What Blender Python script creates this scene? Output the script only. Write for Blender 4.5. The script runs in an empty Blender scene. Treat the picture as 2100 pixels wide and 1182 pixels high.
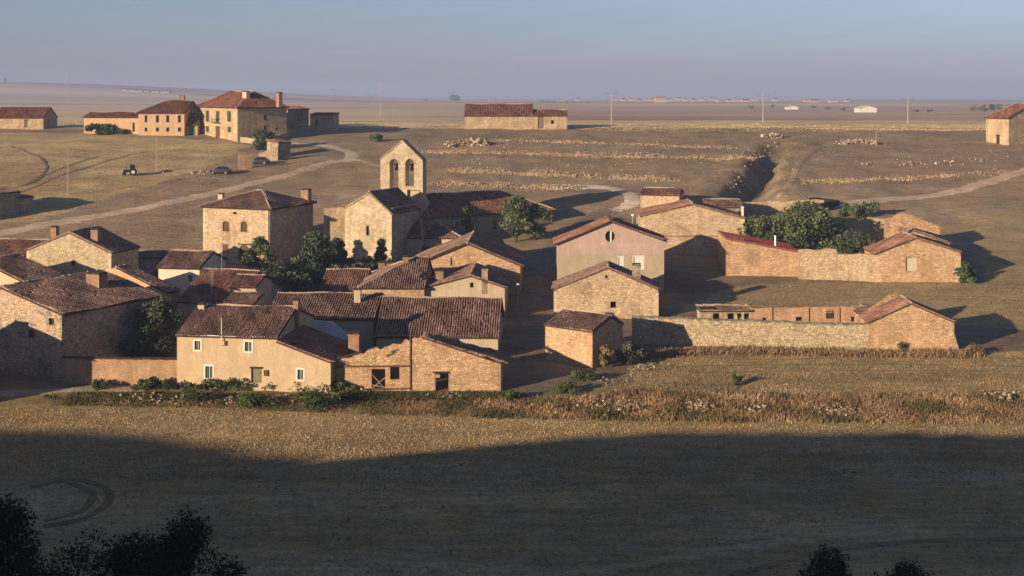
import bpy, math, random
import numpy as np
from mathutils import Vector
from mathutils.geometry import delaunay_2d_cdt

random.seed(7)
RNG = np.random.default_rng(11)
scene = bpy.context.scene
COL = scene.collection
PI = math.pi

# ------------------------------------------------------------------ camera
F, CX, HZ = 2600.0, 1050.0, 192.0            # focal length, centre column and horizon row of a 2100 px wide picture
cam_d = bpy.data.cameras.new('camera')
cam = bpy.data.objects.new('camera', cam_d)
COL.objects.link(cam)
cam.location = (0, 0, 0)
cam.rotation_euler = (PI / 2, 0, 0)           # level view along +Y, vertical shift keeps the walls upright
cam_d.sensor_width = 36.0
cam_d.lens = 36.0 * F / 2100.0
cam_d.shift_y = -(591.0 - HZ) / 2100.0
cam_d.clip_start = 0.5
cam_d.clip_end = 40000.0
scene.camera = cam

# ------------------------------------------------------------------ light
SUN_EL = math.radians(12.0)
SUN_AZ = math.radians(231.0)                  # clockwise from +Y: behind the camera, to its left
TO_SUN = Vector((math.sin(SUN_AZ) * math.cos(SUN_EL), math.cos(SUN_AZ) * math.cos(SUN_EL), math.sin(SUN_EL)))
sun_d = bpy.data.lights.new('sun', 'SUN')
sun_d.energy = 5.0
sun_d.angle = math.radians(0.5)
sun_d.color = (1.0, 0.785, 0.555)
sun = bpy.data.objects.new('sun', sun_d)
COL.objects.link(sun)
sun.rotation_euler = TO_SUN.to_track_quat('Z', 'Y').to_euler()
sun.location = TO_SUN * 300

world = bpy.data.worlds.new('World')
scene.world = world
world.use_nodes = True
wn, wl = world.node_tree.nodes, world.node_tree.links
wn.clear()
w_out = wn.new('ShaderNodeOutputWorld')
w_bg = wn.new('ShaderNodeBackground')
w_sky = wn.new('ShaderNodeTexSky')
w_sky.sky_type = 'NISHITA'
w_sky.sun_disc = False
w_sky.sun_elevation = SUN_EL
w_sky.sun_rotation = SUN_AZ
w_sky.altitude = 800
w_sky.air_density = 1.0
w_sky.dust_density = 0.3
w_sky.ozone_density = 3.0
w_tint = wn.new('ShaderNodeMix'); w_tint.data_type = 'RGBA'; w_tint.blend_type = 'MULTIPLY'
w_tint.inputs['Factor'].default_value = 1.0
w_tint.inputs[7].default_value = (1.10, 0.935, 1.04, 1)
w_bg.inputs['Strength'].default_value = 0.067
wl.new(w_sky.outputs[0], w_tint.inputs[6])
# the dusty air low down dims and blues the sky towards the horizon, all round
w_co = wn.new('ShaderNodeTexCoord'); w_sep = wn.new('ShaderNodeSeparateXYZ'); w_rmp = wn.new('ShaderNodeValToRGB')
wl.new(w_co.outputs['Generated'], w_sep.inputs[0]); wl.new(w_sep.outputs['Z'], w_rmp.inputs[0])
w_rmp.color_ramp.elements[0].position = 0.0; w_rmp.color_ramp.elements[0].color = (0.47, 0.585, 0.82, 1)
w_rmp.color_ramp.elements[1].position = 0.10; w_rmp.color_ramp.elements[1].color = (1.03, 1.0, 1.01, 1)
w_low = wn.new('ShaderNodeMix'); w_low.data_type = 'RGBA'; w_low.blend_type = 'MULTIPLY'; w_low.inputs['Factor'].default_value = 1.0
wl.new(w_tint.outputs[2], w_low.inputs[6]); wl.new(w_rmp.outputs[0], w_low.inputs[7])
# faint uneven layers of high haze over the whole sky
w_map = wn.new('ShaderNodeMapping'); w_map.inputs['Scale'].default_value = (1.2, 1.2, 22.0); wl.new(w_co.outputs['Generated'], w_map.inputs['Vector'])
w_noi = wn.new('ShaderNodeTexNoise'); w_noi.inputs['Scale'].default_value = 2.2; w_noi.inputs['Detail'].default_value = 5; wl.new(w_map.outputs[0], w_noi.inputs['Vector'])
w_nr = wn.new('ShaderNodeValToRGB'); wl.new(w_noi.outputs['Fac'], w_nr.inputs[0])
w_nr.color_ramp.elements[0].position = 0.3; w_nr.color_ramp.elements[0].color = (0.955, 0.96, 0.965, 1)
w_nr.color_ramp.elements[1].position = 0.7; w_nr.color_ramp.elements[1].color = (1.045, 1.04, 1.03, 1)
w_hz = wn.new('ShaderNodeMix'); w_hz.data_type = 'RGBA'; w_hz.blend_type = 'MULTIPLY'; w_hz.inputs['Factor'].default_value = 1.0
wl.new(w_low.outputs[2], w_hz.inputs[6]); wl.new(w_nr.outputs[0], w_hz.inputs[7])
wl.new(w_hz.outputs[2], w_bg.inputs['Color'])
wl.new(w_bg.outputs[0], w_out.inputs['Surface'])

scene.view_settings.view_transform = 'Standard'
scene.view_settings.look = 'None'
scene.view_settings.gamma = 1.0
scene.view_settings.use_curve_mapping = False
scene.view_settings.exposure = 0.74
try:
    scene.cycles.use_denoising = True
    scene.cycles.max_bounces = 6
    scene.cycles.diffuse_bounces = 3
    scene.cycles.volume_bounces = 0
    scene.cycles.sample_clamp_indirect = 4.0
except Exception:
    pass

# ------------------------------------------------------------------ tags and mesh helpers
def tag(o, label=None, cat=None, group=None, kind=None):
    if label: o['label'] = label
    if cat: o['category'] = cat
    if group: o['group'] = group
    if kind: o['kind'] = kind
    return o

def empty(name, loc, rz=0.0):
    o = bpy.data.objects.new(name, None)
    COL.objects.link(o)
    o.location = loc
    o.rotation_euler = (0, 0, rz)
    o.empty_display_size = 0.5
    return o

def link_mesh(name, me, mats, parent=None):
    o = bpy.data.objects.new(name, me)
    COL.objects.link(o)
    if not isinstance(mats, (list, tuple)): mats = [mats]
    if not me.materials:
        for m in mats: me.materials.append(m)
    if parent: o.parent = parent
    return o

def np_mesh(name, V, Fc, mats, parent=None, tint=None, mi=None, smooth=False):
    """one mesh object from a vertex array and an (M, k) array of polygons, with an optional per-face tint"""
    V = np.asarray(V, dtype=np.float32); Fc = np.asarray(Fc, dtype=np.int32)
    me = bpy.data.meshes.new(name)
    n, (m, k) = len(V), Fc.shape
    me.vertices.add(n); me.vertices.foreach_set('co', V.ravel())
    me.loops.add(m * k); me.loops.foreach_set('vertex_index', Fc.ravel())
    me.polygons.add(m); me.polygons.foreach_set('loop_start', np.arange(0, m * k, k, dtype=np.int32))
    if mi is not None: me.polygons.foreach_set('material_index', np.asarray(mi, dtype=np.int32))
    me.polygons.foreach_set('use_smooth', np.full(m, smooth))
    me.update(calc_edges=True)
    if tint is not None:
        a = me.attributes.new('tint', 'FLOAT', 'FACE')
        a.data.foreach_set('value', np.asarray(tint, dtype=np.float32))
    return link_mesh(name, me, mats, parent)

class Geo:
    """collects mixed polygons for one mesh object"""
    def __init__(s): s.v, s.f, s.m = [], [], []
    def poly(s, pts, m=0):
        b = len(s.v); s.v += [tuple(p) for p in pts]; s.f.append(list(range(b, b + len(pts)))); s.m.append(m)
    def tris(s, pts, tr, m=0):
        b = len(s.v); s.v += [tuple(p) for p in pts]
        for t in tr: s.f.append([b + i for i in t]); s.m.append(m)
    def box(s, c0, c1, m=0):
        (x0, y0, z0), (x1, y1, z1) = c0, c1
        b = len(s.v)
        s.v += [(x0,y0,z0),(x1,y0,z0),(x1,y1,z0),(x0,y1,z0),(x0,y0,z1),(x1,y0,z1),(x1,y1,z1),(x0,y1,z1)]
        for q in ((0,3,2,1),(4,5,6,7),(0,1,5,4),(1,2,6,5),(2,3,7,6),(3,0,4,7)):
            s.f.append([b + i for i in q]); s.m.append(m)
    def prism(s, poly, off, m=0):
        """poly: planar 3D polygon, off: extrusion vector"""
        off = Vector(off); a = [Vector(p) for p in poly]; c = [p + off for p in a]
        s.poly(a, m); s.poly(c[::-1], m)
        for i in range(len(a)):
            j = (i + 1) % len(a); s.poly([a[i], c[i], c[j], a[j]], m)
    def tube(s, p, q, r0, r1=None, n=7, m=0):
        p, q = Vector(p), Vector(q); r1 = r0 if r1 is None else r1
        d = (q - p).normalized(); a = d.orthogonal().normalized(); b = d.cross(a)
        A = [p + (a * math.cos(2*PI*i/n) + b * math.sin(2*PI*i/n)) * r0 for i in range(n)]
        B = [q + (a * math.cos(2*PI*i/n) + b * math.sin(2*PI*i/n)) * r1 for i in range(n)]
        for i in range(n):
            j = (i + 1) % n; s.poly([A[i], A[j], B[j], B[i]], m)
        s.poly(A[::-1], m); s.poly(B, m)
    def ball(s, c, r, n=8, m=0, sz=1.0):
        c = Vector(c); k = max(4, n // 2); R = []
        for i in range(k + 1):
            t = PI * i / k
            R.append([c + Vector((math.sin(t)*math.cos(2*PI*j/n), math.sin(t)*math.sin(2*PI*j/n), math.cos(t)*sz)) * r for j in range(n)])
        for i in range(k):
            for j in range(n):
                l = (j + 1) % n
                s.poly([R[i][j], R[i+1][j], R[i+1][l], R[i][l]], m)
    def build(s, name, mats, parent=None, smooth=False):
        me = bpy.data.meshes.new(name)
        me.from_pydata(s.v, [], s.f)
        me.polygons.foreach_set('material_index', s.m)
        if smooth: me.polygons.foreach_set('use_smooth', [True] * len(s.f))
        me.update()
        return link_mesh(name, me, mats, parent)

# ------------------------------------------------------------------ materials
MATS = {}
def new_mat(name, rough=0.9, spec=0.15):
    m = bpy.data.materials.new(name); m.use_nodes = True
    b = m.node_tree.nodes['Principled BSDF']
    b.inputs['Roughness'].default_value = rough
    b.inputs['Specular IOR Level'].default_value = spec
    return m, m.node_tree.nodes, m.node_tree.links, b

def N(nodes, t, **kw):
    n = nodes.new('ShaderNode' + t)
    for k, v in kw.items(): setattr(n, k, v)
    return n

def mixc(nodes, links, fac, a, b, blend='MIX'):
    x = nodes.new('ShaderNodeMix'); x.data_type = 'RGBA'; x.blend_type = blend; x.clamp_result = False
    for sock, val in ((x.inputs[0], fac), (x.inputs[6], a), (x.inputs[7], b)):
        if hasattr(val, 'is_linked'): links.new(val, sock)
        elif isinstance(val, (int, float)): sock.default_value = val
        else: sock.default_value = (*val[:3], 1)
    return x.outputs[2]

def noise(nodes, links, co, scale, detail=4, rough=0.6, stretch=None):
    if stretch:
        mp = N(nodes, 'Mapping'); mp.inputs['Scale'].default_value = stretch
        links.new(co, mp.inputs['Vector']); co = mp.outputs[0]
    n = N(nodes, 'TexNoise'); n.inputs['Scale'].default_value = scale
    n.inputs['Detail'].default_value = detail; n.inputs['Roughness'].default_value = rough
    links.new(co, n.inputs['Vector'])
    return n.outputs['Fac']

def ramp(nodes, links, fac, stops):
    r = N(nodes, 'ValToRGB'); e = r.color_ramp.elements
    while len(e) < len(stops): e.new(0.5)
    for i, (p, c) in enumerate(stops):
        e[i].position = p; e[i].color = (c, c, c, 1) if isinstance(c, (int, float)) else (*c[:3], 1)
    links.new(fac, r.inputs[0])
    return r.outputs['Color']

def attr(nodes, name):
    a = N(nodes, 'Attribute'); a.attribute_name = name
    return a

def masonry(name, base, alt, joint, scale=2.6, contrast=0.35, bump=0.5, stain=0.5):
    """rubble stone wall: irregular cells with recessed joints, weather stains"""
    m, n, l, b = new_mat(name)
    co = N(n, 'TexCoord').outputs['Object']
    mp = N(n, 'Mapping'); mp.inputs['Scale'].default_value = (1, 1, 1.75); l.new(co, mp.inputs['Vector'])
    wob = N(n, 'TexNoise'); wob.inputs['Scale'].default_value = 3.0; l.new(mp.outputs[0], wob.inputs['Vector'])
    add = N(n, 'VectorMath', operation='MULTIPLY_ADD'); add.inputs[1].default_value = (0.22, 0.22, 0.22)
    l.new(wob.outputs['Color'], add.inputs[0]); l.new(mp.outputs[0], add.inputs[2])
    v = N(n, 'TexVoronoi'); v.inputs['Scale'].default_value = scale; l.new(add.outputs[0], v.inputs['Vector'])
    ve = N(n, 'TexVoronoi', feature='DISTANCE_TO_EDGE'); ve.inputs['Scale'].default_value = scale; l.new(add.outputs[0], ve.inputs['Vector'])
    sep = N(n, 'SeparateColor'); l.new(v.outputs['Color'], sep.inputs[0])
    c = mixc(n, l, sep.outputs[0], base, alt)
    val = ramp(n, l, sep.outputs[1], [(0, 1 - contrast), (1, 1 + contrast)])
    c = mixc(n, l, 1.0, c, val, 'MULTIPLY')
    edge = ramp(n, l, ve.outputs['Distance'], [(0.0, 0.0), (0.07, 1.0)])
    c = mixc(n, l, edge, joint, c)
    big = ramp(n, l, noise(n, l, co, 0.35, 5), [(0.3, 1 - stain * 0.5), (0.7, 1 + stain * 0.3)])
    c = mixc(n, l, 1.0, c, big, 'MULTIPLY')
    strk = ramp(n, l, noise(n, l, co, 1.0, 4, 0.6, (1.6, 1.6, 0.18)), [(0.35, 1 - stain * 0.35), (0.62, 1.05)])
    c = mixc(n, l, 1.0, c, strk, 'MULTIPLY')
    pat = ramp(n, l, noise(n, l, co, 0.55, 5, .7), [(.56, 0.0), (.64, .75)])
    c = mixc(n, l, pat, c, tuple(min(.6, v * 1.12) for v in base))
    l.new(c, b.inputs['Base Color'])
    fine = noise(n, l, co, 14, 3)
    h = N(n, 'Math', operation='MULTIPLY_ADD'); h.inputs[1].default_value = 0.3
    l.new(fine, h.inputs[0]); l.new(edge, h.inputs[2])
    bp = N(n, 'Bump'); bp.inputs['Strength'].default_value = bump; bp.inputs['Distance'].default_value = 0.05
    l.new(h.outputs[0], bp.inputs['Height']); l.new(bp.outputs[0], b.inputs['Normal'])
    MATS[name] = m
    return m

def plaster(name, base, dirt, scale=0.5, amt=0.5, rough=0.9):
    m, n, l, b = new_mat(name, rough)
    co = N(n, 'TexCoord').outputs['Object']
    f = ramp(n, l, noise(n, l, co, scale, 6, 0.65), [(0.35, 0.0), (0.7, amt)])
    c = mixc(n, l, f, base, dirt)
    p = ramp(n, l, noise(n, l, co, 0.42, 6, .75), [(.54, 0.0), (.62, .6)])
    c = mixc(n, l, p, c, tuple(min(.75, v * 1.16 + .015) for v in base))
    p = ramp(n, l, noise(n, l, co, 0.75, 6, .8, (1, 1.3, .8)), [(.58, 0.0), (.68, .7)])
    c = mixc(n, l, p, c, tuple(v * .74 for v in dirt))
    s = ramp(n, l, noise(n, l, co, 0.9, 5, 0.7, (1.0, 1.0, 0.30)), [(0.33, 0.84), (0.6, 1.03)])
    c = mixc(n, l, 1.0, c, s, 'MULTIPLY')
    g = ramp(n, l, noise(n, l, co, 3.5, 5, 0.75), [(0.3, 0.86), (0.7, 1.12)])
    c = mixc(n, l, 1.0, c, g, 'MULTIPLY')
    l.new(c, b.inputs['Base Color'])
    bp = N(n, 'Bump'); bp.inputs['Strength'].default_value = 0.25; bp.inputs['Distance'].default_value = 0.03
    l.new(noise(n, l, co, 6, 5), bp.inputs['Height']); l.new(bp.outputs[0], b.inputs['Normal'])
    MATS[name] = m
    return m

def tinted(name, stops, rough=0.9, scale=3.0, amt=0.3, sheen=False):
    """colour from the per-face 'tint' value, broken up by fine noise"""
    m, n, l, b = new_mat(name, rough, 0.1)
    co = N(n, 'TexCoord').outputs['Object']
    c = ramp(n, l, attr(n, 'tint').outputs['Fac'], stops)
    g = ramp(n, l, noise(n, l, co, scale, 4), [(0.3, 1 - amt), (0.7, 1 + amt)])
    c = mixc(n, l, 1.0, c, g, 'MULTIPLY')
    l.new(c, b.inputs['Base Color'])
    MATS[name] = m
    return m

def plain(name, col, rough=0.8, amt=0.15, scale=4.0, metallic=0.0, spec=0.2):
    m, n, l, b = new_mat(name, rough, spec)
    co = N(n, 'TexCoord').outputs['Object']
    g = ramp(n, l, noise(n, l, co, scale, 4), [(0.3, 1 - amt), (0.7, 1 + amt)])
    l.new(mixc(n, l, 1.0, col, g, 'MULTIPLY'), b.inputs['Base Color'])
    b.inputs['Metallic'].default_value = metallic
    MATS[name] = m
    return m

masonry('stone_gold', (.49, .36, .215), (.42, .305, .18), (.37, .27, .17), contrast=.25)
masonry('stone_pale', (.47, .37, .22), (.38, .30, .18), (.32, .25, .16))
masonry('stone_orange', (.49, .30, .155), (.43, .28, .15), (.37, .245, .14), contrast=.25)
masonry('stone_church', (.54, .435, .285), (.47, .365, .225), (.40, .32, .21), scale=1.9, contrast=.2, stain=.5)
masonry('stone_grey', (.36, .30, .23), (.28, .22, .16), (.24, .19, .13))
masonry('brick_orange', (.50, .31, .175), (.44, .27, .15), (.40, .27, .17), scale=4.5, contrast=.22)
masonry('brick_chimney', (.38, .22, .13), (.32, .18, .11), (.32, .22, .15), scale=6.5, contrast=.25)
plaster('render_cream', (.54, .41, .255), (.49, .355, .21), amt=.8)
plaster('render_pale', (.50, .41, .27), (.42, .32, .19), amt=.7)
plaster('render_adobe', (.50, .33, .18), (.44, .27, .14), scale=.8, amt=.8)
plaster('render_white', (.70, .62, .46), (.55, .45, .31), amt=.5)
plaster('render_bluewhite', (.62, .64, .66), (.48, .46, .44), amt=.5)
plaster('render_pink', (.46, .33, .27), (.42, .31, .24), amt=.6)
plaster('render_sand', (.41, .33, .22), (.36, .29, .19), amt=.6)
plaster('mortar_pale', (.46, .36, .27), (.36, .26, .19), scale=2.0, amt=.8)
plaster('far_render', (.52, .35, .19), (.44, .28, .15), amt=.6)
def lichen(name):
    m = MATS[name]; n, l = m.node_tree.nodes, m.node_tree.links; b = n['Principled BSDF']
    src = b.inputs['Base Color'].links[0].from_socket
    co = N(n, 'TexCoord').outputs['Object']
    f = ramp(n, l, noise(n, l, co, .8, 6, .75), [(.50, 0.0), (.66, .55)])
    c = mixc(n, l, f, src, (.30, .235, .15))
    f2 = ramp(n, l, noise(n, l, co, .45, 5, .7, (1, 1, 1.7)), [(.52, 0.0), (.68, .6)])
    c = mixc(n, l, f2, c, (.075, .052, .042))
    l.new(c, b.inputs['Base Color'])
tinted('tile_brown', [(0, (.11, .070, .056)), (.35, (.215, .125, .095)), (.7, (.32, .19, .14)), (1, (.46, .32, .24))], scale=5)
tinted('tile_red', [(0, (.13, .068, .050)), (.4, (.26, .125, .085)), (.75, (.36, .18, .12)), (1, (.47, .30, .20))], scale=5)
tinted('tile_far', [(0, (.16, .075, .048)), (.5, (.27, .12, .075)), (1, (.37, .19, .12))], scale=3)
for t_ in ('tile_brown', 'tile_red'): lichen(t_)
plain('tile_bed', (.065, .040, .032), .95, .3, 3)
plain('metal_maroon', (.15, .028, .032), .55, .2, 2, spec=.4)
plain('wood_dark', (.045, .028, .018), .85, .3)
plain('wood_brown', (.11, .058, .034), .8, .3)
plain('wood_grey', (.17, .14, .105), .85, .3)
plain('wood_pole', (.30, .21, .13), .85, .3)
plain('shutter_green', (.070, .095, .055), .7, .2)
plain('paint_white', (.72, .69, .60), .6, .12)
plain('paint_green', (.045, .22, .11), .6, .2)
plain('door_olive', (.20, .185, .115), .8, .2)
plain('door_pale', (.50, .48, .34), .7, .15)
plain('glass_dark', (.014, .016, .020), .15, .1, spec=.5)
plain('iron_dark', (.02, .02, .022), .5, .2)
plain('concrete', (.34, .31, .26), .9, .15)
plain('lamp_white', (.80, .80, .78), .3, .03)
plain('hangar_white', (.56, .53, .46), .6, .06)
plain('metal_grey', (.30, .31, .32), .45, .15, metallic=.6)
plain('car_dark', (.022, .024, .032), .35, .1, spec=.5)
plain('car_white', (.62, .62, .60), .35, .08, spec=.5)
plain('rubber', (.015, .015, .015), .9, .1)
plain('bronze', (.08, .06, .035), .5, .2, metallic=.7)
plain('bark', (.075, .052, .036), .95, .4, 8)
tinted('stone_tint', [(0, (.39, .285, .175)), (.5, (.53, .40, .25)), (1, (.64, .51, .34))], scale=8, amt=.18)
tinted('stone_tint_pale', [(0, (.36, .28, .17)), (.5, (.48, .385, .24)), (1, (.62, .52, .35))], scale=8, amt=.18)
tinted('stone_tint_orange', [(0, (.40, .26, .155)), (.5, (.53, .36, .215)), (1, (.64, .47, .295))], scale=8, amt=.18)
tinted('rock', [(0, (.20, .15, .10)), (.6, (.37, .28, .18)), (1, (.50, .41, .29))], scale=6, amt=.2)
tinted('weed', [(0, (.060, .070, .026)), (.28, (.115, .105, .040)), (.5, (.25, .155, .078)), (.75, (.37, .235, .125)), (1, (.54, .43, .25))], scale=3, amt=.2)
tinted('leaf_dark', [(0, (.030, .042, .023)), (.5, (.070, .090, .048)), (1, (.125, .148, .075))], scale=2, amt=.2)
tinted('leaf_olive', [(0, (.042, .060, .028)), (.5, (.098, .126, .054)), (1, (.172, .195, .086))], scale=2, amt=.2)
tinted('leaf_green', [(0, (.032, .050, .018)), (.5, (.070, .100, .036)), (1, (.125, .155, .058))], scale=2, amt=.2)
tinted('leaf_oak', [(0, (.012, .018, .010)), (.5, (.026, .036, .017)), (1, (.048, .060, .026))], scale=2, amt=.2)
tinted('leaf_dry', [(0, (.10, .075, .035)), (.5, (.19, .14, .06)), (1, (.30, .23, .10))], scale=2, amt=.2)
# ------------------------------------------------------------------ ground height
PROF = [(0, -33.6), (60, -33.6), (86, -33.3), (120, -32.1), (135, -31.0), (148, -30.4), (158, -29.6), (175, -28.1), (192, -25.8), (216, -21.8),
        (234, -18.8), (261, -15.0), (297, -11.0), (315, -9.6), (342, -8.6), (395, -8.3), (408, -9.0), (460, -10.4), (560, -10.6), (900, -12.5), (2000, -16.5), (4000, -22), (12000, -52), (16000, -66)]
_ty = np.arange(0, 700, 1.0)
_tz = np.interp(_ty, [p[0] for p in PROF], [p[1] for p in PROF])
_k = np.ones(9) / 9
_tz[10:-10] = np.convolve(_tz, _k, 'same')[10:-10]
_PY = np.concatenate([_ty, [p[0] for p in PROF if p[0] > 700]])
_PZ = np.concatenate([_tz, [p[1] for p in PROF if p[0] > 700]])

def sstep(a, b, x):
    t = np.clip((x - a) / (b - a), 0, 1)
    return t * t * (3 - 2 * t)

def wav(x, y, s, seed):
    r = np.random.default_rng(seed); o = 0
    for i in range(5):
        a, ph = r.uniform(0, 2 * PI), r.uniform(0, 2 * PI); k = 2 * PI / (s * r.uniform(.6, 1.6))
        o = o + np.sin((x * math.cos(a) + y * math.sin(a)) * k + ph)
    return o / 5

def valley(x, y):
    z = np.interp(y, _PY, _PZ)
    z = z + 55 * np.exp(-((x + 1500) / 850) ** 2 - ((y - 3600) / 1200) ** 2)           # far rise
    z = z + sstep(500, 1500, y) * 2.0 * wav(x, y, 900, 3)
    z = z + sstep(180, 230, y) * (1 - sstep(330, 380, y)) * (.30 * wav(x, y, 22, 5) + .12 * wav(x, y, 7, 6))
    z = z + .05 * wav(x, y, 5, 8) * (1 - sstep(300, 400, y))
    return z

EDGE = [(-160, 877), (0, 880), (200, 886), (350, 894), (450, 915), (550, 930), (700, 951), (800, 957), (900, 948), (1000, 929), (1100, 909), (1200, 896),
        (1350, 886), (1500, 883), (1800, 887), (2100, 893), (2250, 894)]
def flat_hit(px, py, fn):
    k = (px - CX) / F; s = -(py - HZ) / F
    ys = np.concatenate([np.arange(84, 700, .25), np.arange(700, 9000, 5.)])
    d = s * ys - fn(k * ys, ys)
    i = np.argmax(d < 0)
    if not d[i] < 0: return k * 9000, 9000.0, s * 9000
    y0, y1, d0, d1 = ys[i - 1], ys[i], d[i - 1], d[i]
    y = y0 + (y1 - y0) * d0 / (d0 - d1) if i > 0 else ys[0]
    return k * y, y, s * y

RY = 30.0
_rx, _rz = [], []
for p in EDGE:
    gx, gy, g_z = flat_hit(p[0], p[1], valley)
    t = (gy - RY) / abs(math.cos(SUN_AZ))
    _rx.append(gx - t * abs(math.sin(SUN_AZ))); _rz.append(g_z + t * math.tan(SUN_EL))
_rx = np.array(_rx); _rz = np.array(_rz)

def hill(x, y):
    """the castle hill under and beside the camera; its crest throws the shade on the near field"""
    crest = np.interp(x, np.concatenate([[-400, -260], _rx, [-14, 200]]), np.concatenate([[-12, _rz[0] - 1], _rz, [-1.8, -3]]))
    crest = crest + (.45 * wav(x, y * 0, 9, 31) + .3 * wav(x, y * 0, 3.2, 32)) * (1 - sstep(-50, -30, x))
    yr = RY + (-6 - RY) * sstep(-48, -16, x)
    dy = y - yr
    return crest - np.where(dy > 0, .56 * dy, -.22 * dy)

GULLY = None
def seg_dist(x, y, pts):
    d = np.full(np.shape(x), 1e9)
    for (ax, ay), (bx, by) in zip(pts[:-1], pts[1:]):
        vx, vy = bx - ax, by - ay
        t = np.clip(((x - ax) * vx + (y - ay) * vy) / (vx * vx + vy * vy), 0, 1)
        d = np.minimum(d, np.hypot(x - ax - t * vx, y - ay - t * vy))
    return d

def gz(x, y):
    x = np.asarray(x, float); y = np.asarray(y, float)
    z = np.maximum(valley(x, y), hill(x, y))
    if GULLY is not None:
        d = seg_dist(x, y, GULLY)
        d = d + 1.1 * wav(x, y, 8, 91) + .7 * wav(x, y, 3.5, 92); k = 1 + .45 * (1 - sstep(238, 262, y))
    z = z - 3.0 * (1 - sstep(.6 * k, 3.9 * k, d)) * (1 - .75 * sstep(262, 288, y)) + .3 * np.exp(-((d - 6.0 * k) / 2.2) ** 2)
    return z

def G(px, py):
    """the point of the ground behind a point of the 2100 px wide picture"""
    return flat_hit(px, py, gz)

GULLY = [flat_hit(a, b, valley)[:2] for a, b in ((1600, 300), (1588, 312), (1575, 330), (1566, 352), (1540, 380), (1536, 402), (1560, 420))]

# ------------------------------------------------------------------ ground sheet
def steps(a, b, s0, g, m=1e9):
    o, x, s = [], a, s0
    while x < b:
        o.append(x); x += s; s = min(s * g, m)
    return o
xs = np.arange(-76, 86, .8).tolist()
xs = sorted(set([round(-v, 3) for v in steps(76.8, 300, 1.5, 1.06, 4)] + xs + [round(v, 3) for v in steps(86, 300, 1.5, 1.06, 5)]
    + [-round(v, 2) for v in steps(300, 11000, 6, 1.13)] + [round(v, 2) for v in steps(300, 11000, 6, 1.13)]))
ys = np.arange(-300, -40, 20).tolist() + np.arange(-40, 22, 4).tolist() + np.arange(22, 84, 2.0).tolist() + np.arange(84, 164, .8).tolist() \
    + np.arange(164, 330, 1.1).tolist() + steps(330, 15500, 1.5, 1.045)
xs, ys = np.array(xs), np.array(ys)
GX, GY = np.meshgrid(xs, ys)
GZ = gz(GX, GY)
nx, ny = len(xs), len(ys)
idx = np.arange(nx * ny).reshape(ny, nx)
Q = np.stack([idx[:-1, :-1], idx[:-1, 1:], idx[1:, 1:], idx[1:, :-1]], -1).reshape(-1, 4)

def inside(x, y, poly):
    r = np.zeros(np.shape(x), bool); n = len(poly)
    for i in range(n):
        (ax, ay), (bx, by) = poly[i], poly[(i + 1) % n]
        if ay == by: continue
        r ^= ((ay > y) != (by > y)) & (x < (bx - ax) * (y - ay) / (by - ay) + ax)
    return r

C = np.zeros((ny, nx, 3))
def paint(w, col):
    global C
    w = np.asarray(w)[..., None]
    C = C * (1 - w) + np.array(col) * w
jx = GX + 1.6 * wav(GX, GY, 6, 41) + .7 * wav(GX, GY, 2.2, 43)
jy = GY + 1.0 * wav(GX, GY, 7, 42) + .5 * wav(GX, GY, 2.4, 44)
paint(np.ones_like(GX), (.395, .282, .13))                                   # near stubble field
paint(sstep(126, 130, jy), (.25, .18, .085))                                 # weedy bank
paint(sstep(134, 137, jy), (.20, .15, .10))                                 # village earth
paint(sstep(184, 200, jy), (.31, .228, .142))                               # rough hillside
pw = .5 + .5 * wav(GX, GY, 38, 51)
paint(sstep(190, 215, jy) * sstep(.45, .7, pw) * .6, (.25, .185, .115))
paint(sstep(190, 215, jy) * sstep(.5, .75, .5 + .5 * wav(GX, GY * 2.5, 30, 52)) * .6, (.31, .225, .120))
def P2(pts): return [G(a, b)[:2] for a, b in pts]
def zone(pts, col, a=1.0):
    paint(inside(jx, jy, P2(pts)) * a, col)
zone([(-200, 268), (120, 274), (330, 283), (520, 300), (420, 345), (240, 400), (90, 450), (-200, 470)], (.47, .355, .175))
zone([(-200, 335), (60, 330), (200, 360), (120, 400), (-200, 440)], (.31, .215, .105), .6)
zone([(1280, 775), (1330, 735), (1480, 722), (2000, 724), (3000, 705), (3000, 808), (1700, 806), (1290, 800)], (.39, .30, .14))
zone([(1600, 770), (2000, 758), (2200, 770), (2200, 785), (1600, 785)], (.24, .205, .095), .6)
zone([(1250, 798), (1480, 786), (1560, 800), (1480, 818), (1250, 815)], (.17, .155, .085), .6)
zone([(1370, 640), (1500, 590), (1640, 576), (3000, 598), (3000, 720), (1960, 668), (1800, 625), (1560, 632)], (.33, .25, .135))
zone([(1960, 440), (2400, 410), (2400, 590), (2020, 585), (2000, 500)], (.33, .255, .13), .8)
zone([(1660, 300), (2100, 290), (2400, 300), (2400, 345), (2060, 350), (1780, 400), (1600, 405)], (.30, .215, .145), .8)
ridge = sstep(325, 338, jy) * (1 - sstep(392, 400, GY))
paint(ridge * .95, (.72, .55, .29))
paint(ridge * sstep(.5, .62, .5 + .5 * wav(GX * .2, GY, 14, 61)) * .6, (.44, .335, .18))
far = sstep(396, 402, GY)
paint(far, (.44, .30, .25))
LY = np.log(np.maximum(GY, 10))
for s, c, a, k in ((71, (.80, .62, .38), .95, .30), (72, (.24, .17, .13), .9, .22), (73, (.60, .38, .27), .85, .18), (74, (.72, .58, .36), .9, .12)):
    w = wav(GX / np.maximum(GY, 1) * 3 + .4 * LY, LY * 10, 5.0 * k * 4, s)
    paint(far * sstep(.15, .22, w) * a, c)
paint(sstep(396, 402, GY) * (1 - sstep(900, 1500, GY)) * sstep(-.25, .0, GX / np.maximum(GY, 1)) * .6, (.46, .29, .24))
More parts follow.
